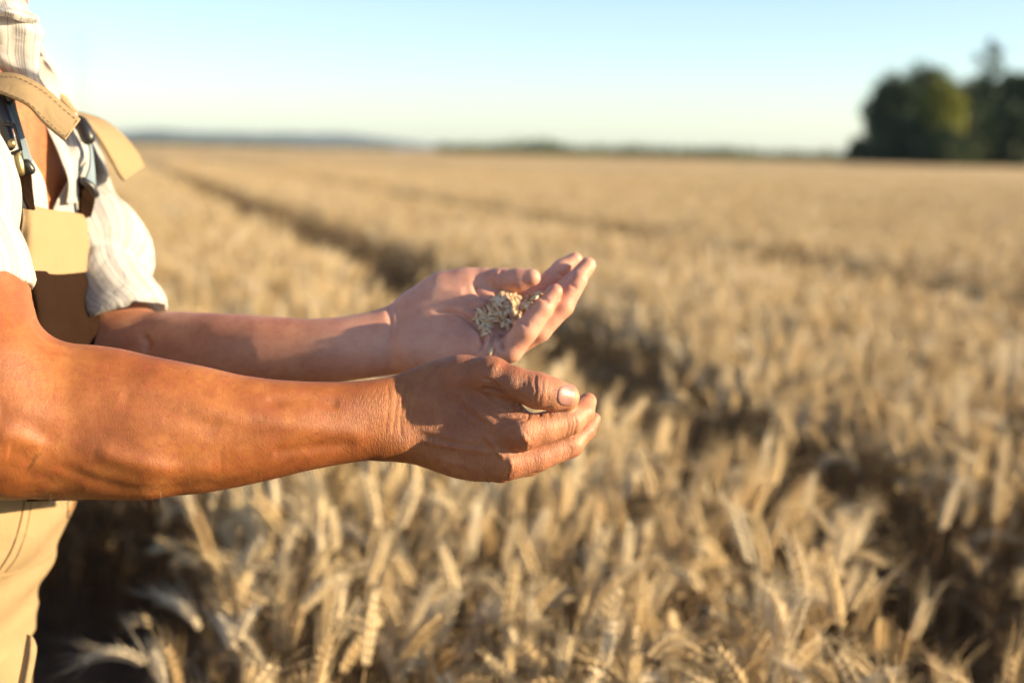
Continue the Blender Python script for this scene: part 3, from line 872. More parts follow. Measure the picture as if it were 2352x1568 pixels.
# ------------------------------------------------------------------ left arm and hand (holds the grain)
l_fore = Tube([(180, 740, 895, 1.37, .040, 0), (240, 724, 900, 1.36, .041, 0), (300, 718, 902, 1.345, .041, 0), (400, 715, 905, 1.325, .041, 0), (500, 719, 904, 1.305, .039, 0), (600, 725, 901, 1.29, .036, 4),
               (700, 732, 890, 1.28, .031, 8), (780, 729, 878, 1.272, .027, 12), (861, 714, 866, 1.270, .024, 18), (918, 690, 858, 1.270, .021, 24),
               (971, 652, 852, 1.266, .0195, 32), (1032, 626, 847, 1.262, .0185, 36), (1090, 628, 840, 1.258, .0175, 37), (1140, 655, 832, 1.256, .016, 37), (1172, 690, 822, 1.256, .013, 37)])
LT = FC((960, 715, 1.285, 52), (1020, 680, 1.285, 52), (1072, 662, 1.283, 44), (1112, 646, 1.280, 31))
LT2 = FC((1098, 650, 1.281, 31), (1150, 646, 1.272, 29.5), (1192, 643, 1.265, 26), (1222, 637, 1.260, 20))
LP = FC((1130, 815, 1.232, 33), (1172, 803, 1.226, 29), (1207, 760, 1.220, 28), (1246, 706, 1.220, 25), (1275, 669, 1.221, 18))
LR = FC((1140, 800, 1.250, 30), (1184, 788, 1.243, 29), (1238, 757, 1.236, 28), (1291, 701, 1.234, 27), (1329, 642, 1.236, 21))
LM = FC((1140, 765, 1.268, 30), (1195, 755, 1.263, 28), (1250, 712, 1.262, 27), (1311, 655, 1.268, 24), (1350, 609, 1.274, 19))
LI = FC((1140, 725, 1.285, 30), (1188, 714, 1.282, 27), (1238, 668, 1.285, 25), (1290, 618, 1.289, 22), (1321, 595, 1.291, 16))
L_UP = [(C(75, 300, 1.49), .045), (C(150, 500, 1.44), .041), (C(215, 660, 1.39), .040), (C(280, 800, 1.355), .040)]
def f_left(p):
    arm = smin(l_fore(p), chain(p, L_UP, .01), .020)
    arm = smax(arm, -ell(p, C(1130, 738, 1.210), np.array([.040, .028, .034])), .012)         # hollow of the palm
    arm = smin(arm, chain(p, LT, .008), .010)
    arm = smin(arm, ell(p, C(1175, 722, 1.280), np.array([.032, .030, .016])), .008)
    arm = smin(arm, rcone(p, C(950, 805, 1.252), C(1105, 795, 1.238), px(46, 1.25), px(40, 1.25)), .012)   # heel of the hand
    fing = smin(smin(chain(p, LP), chain(p, LR), .0016), smin(chain(p, LM), chain(p, LI), .0016), .0016)
    hand = smin(arm, fing, .007)
    return smin(hand, chain(p, LT2, .003), .003)

# ------------------------------------------------------------------ torso, neck, head, legs (world metres)
BX, BY = -0.530, 1.345
W_ = lambda x, y, z: np.array([x, y, z], float)
def f_torso(p):
    f = ell(p, W_(BX, BY, 1.20), np.array([.118, .165, .235]))
    f = smin(f, ell(p, W_(BX - .022, BY, 1.03), np.array([.096, .150, .15])), .05)
    f = smin(f, rcone(p, W_(BX - .01, BY - .15, 1.345), W_(BX - .015, BY + .135, 1.345), .058, .052), .04)
    return f
def f_body(p):
    f = f_torso(p)
    f = smin(f, rcone(p, W_(BX - .01, BY, 1.34), W_(BX + .03, BY, 1.50), .062, .056), .03)
    f = smin(f, rcone(p, W_(BX - .06, BY, .97), W_(BX - .085, BY, .90), .09, .09), .04)
    for s in (-1, 1):
        f = smin(f, chain(p, [(W_(BX - .085, BY + s * .08, .86), .078), (W_(BX - .04, BY + s * .10, .48), .052), (W_(BX - .03, BY + s * .10, .10), .038)], .02), .03)
        f = smin(f, rcone(p, W_(BX - .05, BY + s * .10, .07), W_(BX + .12, BY + s * .11, .045), .042, .034), .02)
    # upper arms, ending inside the sleeves
    a0 = to_world([R_UP[0][0]])[0]; a1 = to_world([C(-112, 540, 1.09)])[0]
    f = smin(f, rcone(p, W_(BX - .02, BY - .15, 1.34), a0, .050, .044), .03); f = smin(f, rcone(p, a0, a1, .044, .037), .02)
    b0 = to_world([L_UP[0][0]])[0]; b1 = to_world([C(190, 610, 1.405)])[0]
    f = smin(f, rcone(p, W_(BX - .02, BY + .13, 1.34), b0, .044, .042), .03); f = smin(f, rcone(p, b0, b1, .044, .037), .02)
    # head
    hx, hz = BX + .055, 1.625
    hd = ell(p, W_(hx - .01, BY, hz + .02), np.array([.098, .077, .105]))
    hd = smin(hd, ell(p, W_(hx + .02, BY, hz - .05), np.array([.070, .058, .070])), .03)
    hd = smin(hd, rcone(p, W_(hx + .068, BY, hz - .105), W_(hx + .06, BY, hz - .095), .020, .022), .02)     # chin
    hd = smin(hd, rcone(p, W_(hx + .088, BY, hz + .012), W_(hx + .108, BY, hz - .028), .008, .013), .010)    # nose
    for s in (-1, 1):
        hd = smax(hd, -ell(p, W_(hx + .096, BY + s * .031, hz + .008), np.array([.020, .018, .012])), .010)   # eye sockets
        hd = smin(hd, ell(p, W_(hx + .074, BY + s * .030, hz + .005), np.array([.012, .013, .011])), .003)
        hd = smin(hd, ell(p, W_(hx - .005, BY + s * .078, hz - .012), np.array([.018, .008, .032])), .006)     # ears
    hd = smin(hd, rcone(p, W_(hx + .082, BY - .018, hz - .062), W_(hx + .082, BY + .018, hz - .062), .008, .008), .006)  # lips
    hd = smax(hd, -rcone(p, W_(hx + .095, BY - .022, hz - .060), W_(hx + .095, BY + .022, hz - .060), .003, .003), .003)
    return smin(f, hd, .02)

def z2(x, y): return (861.3 + x * .24414, 775.2 + y * .24414)
def z7(x, y): return (1091.0 + x * .25634, 717.8 + y * .25634)
def z6(x, y): return (x * .3905, 689 + y * .3905)
def z1(x, y): return (861.3 + x * .24414, 545.5 + y * .24414)
def engrave(V, Nv, lines, dmin=0.0, dmax=9.0):
    """cut (or raise) real grooves along lines lying on the surface"""
    U = 1176 + V[:, 0] / V[:, 2] * 3267; W = 784 - V[:, 1] / V[:, 2] * 3267
    view = V / np.linalg.norm(V, axis=1)[:, None]
    facing = np.clip(-(Nv * view).sum(1) * 2.0, 0, 1)
    disp = np.zeros(len(V))
    for pts, depth, width in lines:
        q = [];  pts = np.array(pts, float)
        for i in range(len(pts) - 1):
            p0 = pts[max(i - 1, 0)]; p1 = pts[i]; p2 = pts[i + 1]; p3 = pts[min(i + 2, len(pts) - 1)]
            for t_ in np.linspace(0, 1, 6, endpoint=False):
                q.append(0.5 * ((2 * p1) + (-p0 + p2) * t_ + (2 * p0 - 5 * p1 + 4 * p2 - p3) * t_ ** 2 + (-p0 + 3 * p1 - 3 * p2 + p3) * t_ ** 3))
        q.append(pts[-1]); q = np.array(q)
        lo_ = q.min(0) - 4 * width; hi_ = q.max(0) + 4 * width
        idx = np.where((U > lo_[0]) & (U < hi_[0]) & (W > lo_[1]) & (W < hi_[1]) & (facing > 0) & (V[:, 2] > dmin) & (V[:, 2] < dmax))[0]
        if len(idx) == 0: continue
        best = np.full(len(idx), 1e9); par = np.zeros(len(idx))
        for i in range(len(q) - 1):
            a_, b_ = q[i], q[i + 1]; ab = b_ - a_
            t_ = np.clip(((U[idx] - a_[0]) * ab[0] + (W[idx] - a_[1]) * ab[1]) / (ab @ ab + 1e-9), 0, 1)
            dd = np.hypot(U[idx] - a_[0] - t_ * ab[0], W[idx] - a_[1] - t_ * ab[1])
            m_ = dd < best; best[m_] = dd[m_]; par[m_] = (i + t_[m_]) / (len(q) - 1)
        taper = np.clip(np.minimum(par, 1 - par) * 6 + 0.25, 0, 1)
        disp[idx] -= depth * np.exp(-(best / width) ** 2) * facing[idx] * taper
    return V + Nv * disp[:, None]

def blobn(V, s, seed):      # cheap value noise on points
    return np.array([noise.noise(Vector((a * s + seed, b * s, c * s))) for a, b, c in V])

VR, QR = surface(f_right, (-0.52, -0.165, 0.955), (0.085, 0.095, 1.215), 0.0012)
VR = adj_smooth(VR, QR, 2)
NR = vnormals(VR, QR)
if NR[np.argmin(VR[:, 2]), 2] > 0: QR = QR[:, ::-1].copy(); NR = -NR
rl = [
    # thumb joint creases
    ([z7(548, 545), z7(540, 620), z7(552, 700), z7(538, 770), z7(545, 850)], .0011, 2.0),
    ([z7(612, 575), z7(606, 680), z7(585, 760), z7(578, 840)], .0009, 1.8),
    ([z7(580, 550), z7(588, 640), z7(570, 720)], .0005, 1.6),
    ([z7(505, 670), z7(492, 780), z7(500, 860)], .0005, 1.8), ([z7(440, 600), z7(432, 700), z7(430, 800)], .0005, 2.0),
    ([z7(395, 560), z7(402, 660), z7(380, 740)], .0004, 1.8), ([z7(655, 620), z7(650, 720), z7(660, 800)], .0004, 1.8),
    ([z7(470, 560), z7(480, 640), z7(465, 720)], .0004, 1.6),
    # web fold between thumb and index finger
    ([z2(1320, 600), z2(1240, 560), z2(1170, 520), z2(1100, 490), z2(1010, 480)], .0026, 3.2),
    ([z2(1215, 560), z2(1165, 470), z2(1100, 410), z2(1020, 380)], .0010, 2.6),
    ([z2(1140, 500), z2(1110, 455), z2(1060, 440)], .0009, 2.0),
    ([z2(1290, 700), z2(1320, 650), z2(1310, 600)], .0012, 2.2), ([z2(1300, 745), z2(1390, 740), z2(1440, 760), z2(1450, 700)], .0014, 2.2),
    ([z2(1320, 680), z2(1385, 665)], .0010, 1.8), ([z2(1180, 760), z2(1290, 800), z2(1400, 790)], .0008, 2.0),
    ([z2(1150, 800), z2(1260, 850), z2(1350, 850)], .0006, 2.2),
    ([z2(1545, 690), z2(1560, 740)], .0009, 2.0), ([z2(1640, 700), z2(1645, 760)], .0007, 2.0),
    # finger joints
    ([z7(900, 940), z7(905, 1010), z7(885, 1090), z7(870, 1140)], .0006, 1.7), ([z7(870, 950), z7(872, 1030), z7(850, 1110)], .0005, 1.7),
    ([z7(830, 960), z7(835, 1040), z7(815, 1110)], .0004, 1.6),
    ([z7(430, 1100), z7(412, 1180), z7(425, 1260)], .0006, 2.0), ([z7(465, 1090), z7(448, 1190), z7(455, 1270)], .0005, 1.8), ([z7(500, 1100), z7(490, 1180), z7(495, 1240)], .0004, 1.8),
    ([z7(790, 1190), z7(795, 1250), z7(775, 1310)], .0005, 1.8), ([z7(820, 1190), z7(828, 1240), z7(810, 1290)], .0005, 1.8), ([z7(850, 1190), z7(862, 1240), z7(845, 1280)], .0004, 1.8),
    ([z7(310, 1370), z7(300, 1430), z7(285, 1490)], .0005, 1.8), ([z7(350, 1350), z7(345, 1420), z7(325, 1480)], .0005, 1.8),
    # diagonal wrinkles over the back of the hand
    ([z2(830, 540), z2(960, 640), z2(1080, 720), z2(1180, 780)], .0006, 2.6), ([z2(780, 620), z2(900, 720), z2(1020, 800), z2(1130, 850)], .0007, 2.6),
    ([z2(900, 540), z2(1000, 600), z2(1100, 650), z2(1220, 700)], .0006, 2.6), ([z2(760, 700), z2(860, 790), z2(960, 870)], .0006, 2.4), ([z2(620, 560), z2(760, 640), z2(860, 720)], .0004, 2.6),
    ([z2(940, 480), z2(1050, 560), z2(1160, 620), z2(1260, 660)], .0006, 2.6),
    # wrist folds
    ([z2(300, 400), z2(265, 520), z2(255, 660), z2(240, 800), z2(250, 960)], .0006, 3.0), ([z2(200, 430), z2(205, 560), z2(190, 720), z2(170, 900)], .0006, 2.8),
    ([z2(330, 480), z2(310, 600), z2(300, 760)], .0006, 2.6), ([z2(120, 440), z2(130, 600), z2(110, 780), z2(90, 930)], .0004, 2.6), ([z2(380, 560), z2(350, 720), z2(340, 880)], .0004, 2.6),
    # veins and tendons (raised)
    ([z2(430, 960), z2(560, 995), z2(760, 1030), z2(960, 1060), z2(1130, 1085)], -.0016, 6.0), ([z2(1050, 930), z2(1120, 1010), z2(1170, 1090), z2(1225, 1130)], -.0020, 6.0),
    ([z2(420, 860), z2(600, 900), z2(800, 960), z2(960, 980)], -.0008, 7.0), ([z2(560, 1130), z2(760, 1190), z2(960, 1240)], -.0010, 8.0),
    ([z2(700, 480), z2(860, 600), z2(1000, 720), z2(1150, 860)], -.0010, 9.0),
    # knuckles
    ([z2(1390, 960), z2(1430, 930)], -.0022, 16.0), ([z2(1260, 1190), z2(1300, 1180)], -.0020, 15.0), ([z2(1100, 260), z2(1150, 300)], -.0010, 15),
    # forearm: long muscle furrow, dents at the elbow
    ([z6(330, 970), z6(520, 1050), z6(720, 1110), z6(900, 1128), z6(1150, 1105), z6(1400, 1060)], .0014, 15.0),
    ([z6(-20, 680), z6(60, 700), z6(180, 745), z6(340, 830)], .0012, 24.0), ([z6(40, 900), z6(130, 920), z6(200, 960)], .0014, 22.0), 
    ([z6(-30, 960), z6(120, 1010), z6(300, 1060), z6(500, 1100)], .0010, 18.0), ([z6(0, 790), z6(110, 810), z6(250, 860)], -.0007, 18.0),
    ([z6(560, 880), z6(800, 960), z6(1050, 1000), z6(1300, 980)], -.0025, 22.0), ([z6(1100, 640), z6(1500, 700), z6(1900, 760), z6(2150, 800)], -.0018, 26.0),
    ([z6(1600, 900), z6(1800, 870), z6(2100, 840)], .0016, 14.0), ([z6(1560, 600), z6(1800, 580), z6(2000, 620)], .0014, 14.0),
    ([z6(700, 560), z6(1000, 640), z6(1300, 760)], .0012, 24.0),
    ([z6(225, 60), z6(200, 130), z6(235, 190), z6(300, 240)], .0012, 5.0),
]
VR = engrave(VR, NR, [(a_, b_ * (1.35 if c_ < 4 else 1), c_) for a_, b_, c_ in rl])
NR = vnormals(VR, QR)
# loose skin of the elbow: lumpy relief
mk = VR[:, 0] < C(330, 900, 1.1)[0]
idx = np.where(mk)[0]; sub = VR[idx]
wgt = np.clip((C(330, 900, 1.1)[0] - sub[:, 0]) / .10, 0, 1) * np.clip((-.035 - sub[:, 1]) / .05, 0, 1)
VR[idx] += NR[idx] * ((blobn(sub * [1, 1.6, 1], 45, 3) * .0011 + blobn(sub, 130, 8) * .0004) * wgt)[:, None]
VR = adj_smooth(VR, QR, 1, 0.35)

VL, QL = surface(f_left, (-0.49, -0.07, 1.18), (0.085, 0.19, 1.47), 0.0013)
VL = adj_smooth(VL, QL, 2)
NL = vnormals(VL, QL)
if NL[np.argmin(VL[:, 2]), 2] > 0: QL = QL[:, ::-1].copy(); NL = -NL
ll = [
    ([z1(560, 690), z1(700, 690), z1(830, 740), z1(930, 810), z1(1010, 920), z1(1020, 1000)], .0022, 4.0),      # crease round the heel
    ([z1(960, 420), z1(960, 500), z1(1040, 560), z1(1140, 600)], .0022, 5.0), ([z1(1190, 300), z1(1180, 400), z1(1200, 480)], .0008, 3.0),
    ([z1(1000, 900), z1(1000, 1000), z1(960, 1060)], .0022, 4.5), ([z1(1120, 900), z1(1090, 980), z1(1100, 1070)], .0020, 4.0), ([z1(1220, 900), z1(1190, 980), z1(1200, 1060)], .0026, 4.5),
    ([z1(880, 640), z1(980, 660), z1(1080, 650)], .0014, 4.0), ([z1(500, 520), z1(640, 500), z1(850, 520)], -.0010, 9.0),
    ([z1(1380, 790), z1(1430, 830)], .0008, 3.0), ([z1(1560, 560), z1(1640, 610)], .0008, 3.0), ([z1(1840, 440), z1(1900, 480)], .0007, 3.0), ([z1(1700, 330), z1(1780, 360)], .0008, 3.0),
    ([z1(120, 640), z1(150, 800), z1(130, 1000)], .0009, 5.0), ([z1(190, 620), z1(220, 780), z1(200, 960)], .0007, 4.0),
    ([z6(850, 210), z6(870, 260), z6(860, 300)], .0020, 6.0),
]
VL = engrave(VL, NL, [(a_, b_ * 1.7, c_ * 1.25) for a_, b_, c_ in ll])
VL = adj_smooth(VL, QL, 1, 0.35)
VT, QT = surface(f_body, (-0.78, 1.02, -0.03), (-0.30, 1.66, 1.79), 0.006)
VT = adj_smooth(VT, QT, 1)
NT = vnormals(VT, QT)
if NT[np.argmax(VT[:, 0]), 0] < 0: QT = QT[:, ::-1].copy()

FEET = (BX, BY, 0)
person = empty('person', FEET)
tag(person, 'person in striped white shirt and sand and brown bib overalls, holding out cupped hands', 'person')
WR, WL = to_world(VR), to_world(VL)
Vb = np.concatenate([WR, WL, VT]); Qb = np.concatenate([QR[:, ::-1], QL[:, ::-1] + len(WR), QT + len(WR) + len(WL)])
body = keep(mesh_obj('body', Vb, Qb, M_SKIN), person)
# sun-tanned forearm against the paler palm and inner arm of the other
tan_liftR = 1.0 - 0.22 * np.clip((VR[:, 0] - C(900, 0, 1.11)[0]) / .05, 0, 1); tipm = np.clip((VR[:, 0] - C(1165, 0, 1.11)[0]) / .05, 0, 1); tan_liftR -= 0.18 * tipm  # near hand painted paler than the forearm to lift the shade on its back
tanL = np.full(len(WL), 0.25); tanL[:] = np.clip(0.45 - (VL[:, 0] - C(700, 0, 1.27)[0]) / .12, 0.0, 0.45)
tanT = np.clip(1.0 + 0 * VT[:, 0], 0, 0.9)
a = body.data.attributes.new('tan', 'FLOAT', 'POINT'); a.data.foreach_set('value', np.concatenate([tan_liftR, tanL, tanT]).astype(np.float32))
wrR = np.clip((VR[:, 0] - C(760, 0, 1.11)[0]) / .05, 0.1, 1) * np.clip(1.25 - np.clip((VR[:, 0] - C(1200, 0, 1.11)[0]) / .05, 0, 1), 0, 1)
a = body.data.attributes.new('wrinkle', 'FLOAT', 'POINT'); a.data.foreach_set('value', np.concatenate([wrR, np.full(len(WL), .15), np.full(len(VT), .1)]).astype(np.float32))
BVH = BVHTree.FromPolygons([tuple(v) for v in Vb], [tuple(q) for q in Qb])
EYE = Vector((0, 0, CAM_H))
def cast(u, v, bvh=None, dmin=0.0):
    d_ = (P(u, v, 1.0) - EYE).normalized()
    o_ = EYE + d_ * dmin
    h = (bvh or BVH).ray_cast(o_, d_)
    return h[0], h[1]

# thumb nail
def make_nail():
    c = z7(818, 742); ax = np.array([1.0, 0.12]); ax /= np.linalg.norm(ax); pe = np.array([-ax[1], ax[0]])
    V, F = [], []; nr, ns = 9, 28
    for i in range(nr + 1):
        r_ = i / nr
        for j in range(ns):
            q = 2 * math.pi * j / ns; cs, sn = math.cos(q), math.sin(q)
            e = 2 / 2.7
            x = np.sign(cs) * abs(cs) ** e * 22.5 * r_; y = np.sign(sn) * abs(sn) ** e * 25.5 * r_
            uv_ = np.array(c) + ax * x + pe * y
            p_, n_ = cast(uv_[0], uv_[1])
            if p_ is None: p_ = P(uv_[0], uv_[1], 1.07); n_ = Vector((0, -1, 0))
            V.append(p_ + n_ * (0.0007 if r_ < 0.93 else -0.0004))
    for i in range(nr):
        for j in range(ns): F.append((i * ns + j, i * ns + (j + 1) % ns, i * ns + ns + (j + 1) % ns, i * ns + ns + j))
    o = keep(mesh_obj('thumb_nail', V, F, M_NAIL), person)
    m = o.modifiers.new('soft', 'SMOOTH'); m.iterations = 4
    return o
make_nail()

# short dark hairs on the forearm
def arm_hair():
    r = np.random.default_rng(5); V, F = [], []
    sel = np.where((VR[:, 0] > C(150, 0, 1.1)[0]) & (VR[:, 0] < C(1120, 0, 1.1)[0]))[0]
    wN = to_world(VR + NR) - WR
    pick = r.choice(sel, 7000, replace=False)
    for i in pick:
        low = -NR[i, 1]
        if r.random() > 0.30 + 0.7 * max(0, low): continue
        n_ = wN[i]; d_ = np.array([0.5, 0, -0.25]) + n_ * 0.55 + r.normal(0, .22, 3); d_ /= np.linalg.norm(d_)
        ln = r.uniform(.003, .006) * (1.0 + 0.4 * max(0, low)); p_ = WR[i] - n_ * .0004
        s, u_ = frame_from(d_, n_ + 1e-3); w0 = .00009; b0 = len(V)
        for k in range(4):
            f = k / 3; c_ = p_ + d_ * ln * f + np.array([0.1, 0, -.3]) * ln * f * f
            V += [c_ - s * w0 * (1 - f * .8), c_ + s * w0 * (1 - f * .8)]
            if k: F.append((b0 + k * 2 - 2, b0 + k * 2 - 1, b0 + k * 2 + 1, b0 + k * 2))
    return keep(tag(mesh_obj('arm_hair', V, F, M_HAIR), kind='stuff'), person)
arm_hair()

# ------------------------------------------------------------------ cloth helpers
def crom(a, t_):
    a = np.asarray(a, float); n = len(a) - 1; s = t_ * n; i = min(int(s), n - 1); f = s - i
    p0 = a[i - 1] if i > 0 else 2 * a[0] - a[1]; p1, p2 = a[i], a[i + 1]; p3 = a[i + 2] if i + 2 <= n else 2 * a[n] - a[n - 1]
    return 0.5 * (2 * p1 + (p2 - p0) * f + (2 * p0 - 5 * p1 + 4 * p2 - p3) * f * f + (-p0 + 3 * p1 - 3 * p2 + p3) * f ** 3)
def patch(name, rows, mat, parent, nu=40, nv=24, thick=.0012, rough=.0, seed=0, uvs=(1, 1), fs=60):
    rows = [np.array(r_, float) for r_ in rows]
    nc = max(len(r_) for r_ in rows)
    rows = [r_ if len(r_) == nc else np.array([crom(r_, k / (nc - 1)) for k in range(nc)]) for r_ in rows]
    V, UV = [], []
    for j in range(nv):
        line = np.array([crom(np.array([r_[c_] for r_ in rows]), j / (nv - 1)) for c_ in range(nc)])
        for i in range(nu):
            q = crom(line, i / (nu - 1)); p_ = P(q[0], q[1], q[2])
            if rough:
                p_ = p_ + Vector((0.5, -0.8, 0.1)) * rough * noise.noise(Vector((p_.x * fs + seed, p_.y * fs * .4, p_.z * fs * .5)))
            V.append(p_); UV.append((i / (nu - 1) * uvs[0], j / (nv - 1) * uvs[1]))
    F = [(j * nu + i, j * nu + i + 1, (j + 1) * nu + i + 1, (j + 1) * nu + i) for j in range(nv - 1) for i in range(nu - 1)]
    o = mesh_obj(name, V, F, mat)
    ul = o.data.uv_layers.new(name='UVMap')
    for lp in o.data.loops: ul.data[lp.index].uv = UV[lp.vertex_index]
    md_ = o.modifiers.new('cloth', 'SOLIDIFY'); md_.thickness = thick; md_.offset = 0
    keep(o, parent) if parent.type == 'EMPTY' else setattr(o, 'parent', parent)
    return o
def adopt(o, parent):      # parent a part to another part (both built in world space)
    o.parent = parent; o.matrix_parent_inverse = Matrix.Identity(4)
    if parent.parent is not None:
        o.matrix_parent_inverse = Matrix.Identity(4)
    return o
def r3(x, y, d): return (x * .29296, y * .29296, d)
def r4(x, y, d): return (x * .25634, 401.9 + y * .25634, d)
def r5(x, y, d): return (x * .30427, 1091 + y * .30427, d)
def r6(x, y, d): return (x * .2014, 172.3 + y * .2014, d)
def c8(x, y, d): return (x * .1282, y * .1282, d)
def lerpd(pts, f, d0, d1): n = len(pts); return [f(x, y, d0 + (d1 - d0) * i / (n - 1)) for i, (x, y) in enumerate(pts)]

# ---- shirt
shirt = None
def shirt_shell():
    f = lambda p: smin(f_torso(p), rcone(p, W_(BX - .01, BY - .19, 1.33), W_(BX - .02, BY + .16, 1.33), .045, .043), .04) - .009
    V, Q = surface(f, (-0.74, 1.08, 0.93), (-0.33, 1.62, 1.46), 0.006)
    V = adj_smooth(V, Q, 2); Nv = vnormals(V, Q)
    if Nv[np.argmax(V[:, 0]), 0] < 0: Q = Q[:, ::-1].copy(); Nv = -Nv
    V = V + Nv * (blobn(V * [1, 1, .45], 22, 1) * .008)[:, None]
    ctr = V[Q].mean(1)
    nearv = np.abs(ctr[:, 1] - (BY - .045)) < np.interp(ctr[:, 2], [1.15, 1.22, 1.40], [0.0, .045, .058])
    cut = ((ctr[:, 0] > BX + .02) & nearv) | (ctr[:, 2] < .96) | (ctr[:, 2] > 1.425)
    cut |= (np.hypot(ctr[:, 0] - BX, ctr[:, 1] - BY) < .075) & (ctr[:, 2] > 1.3)
    Q = Q[~cut]
    o = mesh_obj('shirt', V, Q, M_SHIRT); ul = o.data.uv_layers.new(name='UVMap')
    co = V[[l.vertex_index for l in o.data.loops]]
    ang = np.arctan2(co[:, 1] - BY, co[:, 0] - BX)
    ul.data.foreach_set('uv', np.stack([ang * 1.3, co[:, 2]], 1).astype(np.float32).ravel())
    md_ = o.modifiers.new('cloth', 'SOLIDIFY'); md_.thickness = .0012
    return keep(o, person)
shirt = shirt_shell()
tag(shirt, 'open necked white shirt with thin dark stripes')

def sleeve(name, axis, seed, folds, cuff=True):
    """tube of cloth round an arm; axis of (u, v, depth, radius m)"""
    A = [(np.array(P(u, v, d)), r_) for u, v, d, r_ in axis]
    n, k = 60, 64; V, UV, F = [], [], []
    for i in range(n):
        t_ = i / (n - 1); c_ = crom(np.array([a_[0] for a_ in A]), t_); rad = float(crom(np.array([[a_[1]] for a_ in A]), t_)[0])
        c2_ = crom(np.array([a_[0] for a_ in A]), min(1, t_ + .02)); c1_ = crom(np.array([a_[0] for a_ in A]), max(0, t_ - .02))
        tv = c2_ - c1_; tv /= np.linalg.norm(tv); s_, u_ = frame_from(tv, np.array([0, 1.0, 0.0]))
        for j in range(k):
            q = 2 * math.pi * j / k
            dd = s_ * math.cos(q) + u_ * math.sin(q)
            nz_ = noise.noise(Vector((math.cos(q) * 1.3 + seed, math.sin(q) * 1.3, t_ * 3.2))) * .16 + noise.noise(Vector((math.cos(q) * 3 + seed, math.sin(q) * 3, t_ * 5))) * .06
            fold = sum(am * math.exp(-((t_ + .10 * math.sin(q + ph) - pos) / wd_) ** 2) for pos, wd_, am, ph in folds)
            V.append(c_ + dd * rad * (1 + nz_ + fold)); UV.append((j / k * 3.0, t_))
    for i in range(n - 1):
        for j in range(k): F.append((i * k + j, i * k + (j + 1) % k, (i + 1) * k + (j + 1) % k, (i + 1) * k + j))
    o = mesh_obj(name, V, F, M_SHIRT); ul = o.data.uv_layers.new(name='UVMap')
    for pl in o.data.polygons:
        us = [UV[o.data.loops[l].vertex_index] for l in pl.loop_indices]
        wrap = max(q_[0] for q_ in us) - min(q_[0] for q_ in us) > 1
        for l, q_ in zip(pl.loop_indices, us): ul.data[l].uv = (q_[0] + (3.0 if wrap and q_[0] < 1 else 0), q_[1])
    md_ = o.modifiers.new('cloth', 'SOLIDIFY'); md_.thickness = .0018; md_.offset = -1
    return keep(o, person)
sleeve('sleeve', [(-340, 110, 1.18, .052), (-265, 230, 1.15, .054), (-192, 340, 1.125, .056), (-145, 450, 1.10, .057), (-134, 560, 1.085, .054), (-107, 635, 1.073, .0525), (-104, 664, 1.07, .0535)], 4,
       [(.55, .07, .05, 1.0), (.72, .05, -.06, 2.0), (.93, .015, .03, 0)])
sleeve('sleeve', [(-10, 170, 1.50, .056), (45, 262, 1.49, .056), (110, 380, 1.455, .050), (158, 490, 1.42, .050), (212, 590, 1.385, .052), (238, 650, 1.365, .041), (282, 715, 1.345, .040), (289, 728, 1.342, .0395)], 9,
       [(.62, .05, .13, 2.8), (.76, .035, -.16, 2.6), (.40, .05, .06, 1.0)])

# collar and front edges
def shirt_bit(name, rows, **k):
    o = patch(name, rows, M_SHIRT, person, **k); return o
shirt_bit('collar', [
    [c8(-300, 260, 1.20), c8(100, 230, 1.205), c8(400, 330, 1.215), c8(700, 410, 1.24)],
    [c8(-300, 420, 1.20), c8(100, 420, 1.205), c8(450, 520, 1.215), c8(795, 590, 1.24)],
    [c8(-300, 700, 1.215), c8(110, 740, 1.215), c8(430, 760, 1.225), c8(738, 770, 1.24)],
    [c8(-200, 900, 1.22), c8(100, 940, 1.222), c8(420, 960, 1.232), c8(698, 980, 1.242)],
    [c8(-60, 1130, 1.23), c8(170, 1150, 1.23), c8(440, 1200, 1.238), c8(692, 1220, 1.245)],
    [c8(130, 1400, 1.26), c8(300, 1420, 1.25), c8(520, 1440, 1.24), c8(730, 1440, 1.225)],
    [c8(400, 1800, 1.25), c8(560, 1800, 1.25), c8(700, 1780, 1.245), c8(900, 1720, 1.235)]], nu=70, nv=90, rough=.006, seed=2, uvs=(.42, 1))
shirt_bit('collar_fold', [
    [c8(-400, -500, 1.20), c8(-200, -480, 1.21), c8(0, -420, 1.225), c8(220, -330, 1.25)],
    [c8(-400, -200, 1.18), c8(-100, -150, 1.19), c8(150, -80, 1.205), c8(395, 0, 1.235)],
    [c8(-400, 60, 1.17), c8(-60, 80, 1.18), c8(260, 130, 1.195), c8(560, 180, 1.225)],
    [c8(-400, 180, 1.165), c8(-20, 180, 1.175), c8(350, 250, 1.19), c8(694, 300, 1.222)],
    [c8(-380, 270, 1.172), c8(0, 262, 1.182), c8(330, 350, 1.195), c8(690, 400, 1.225)]], nu=60, nv=50, rough=.016, seed=7, fs=75, uvs=(.5, 1))
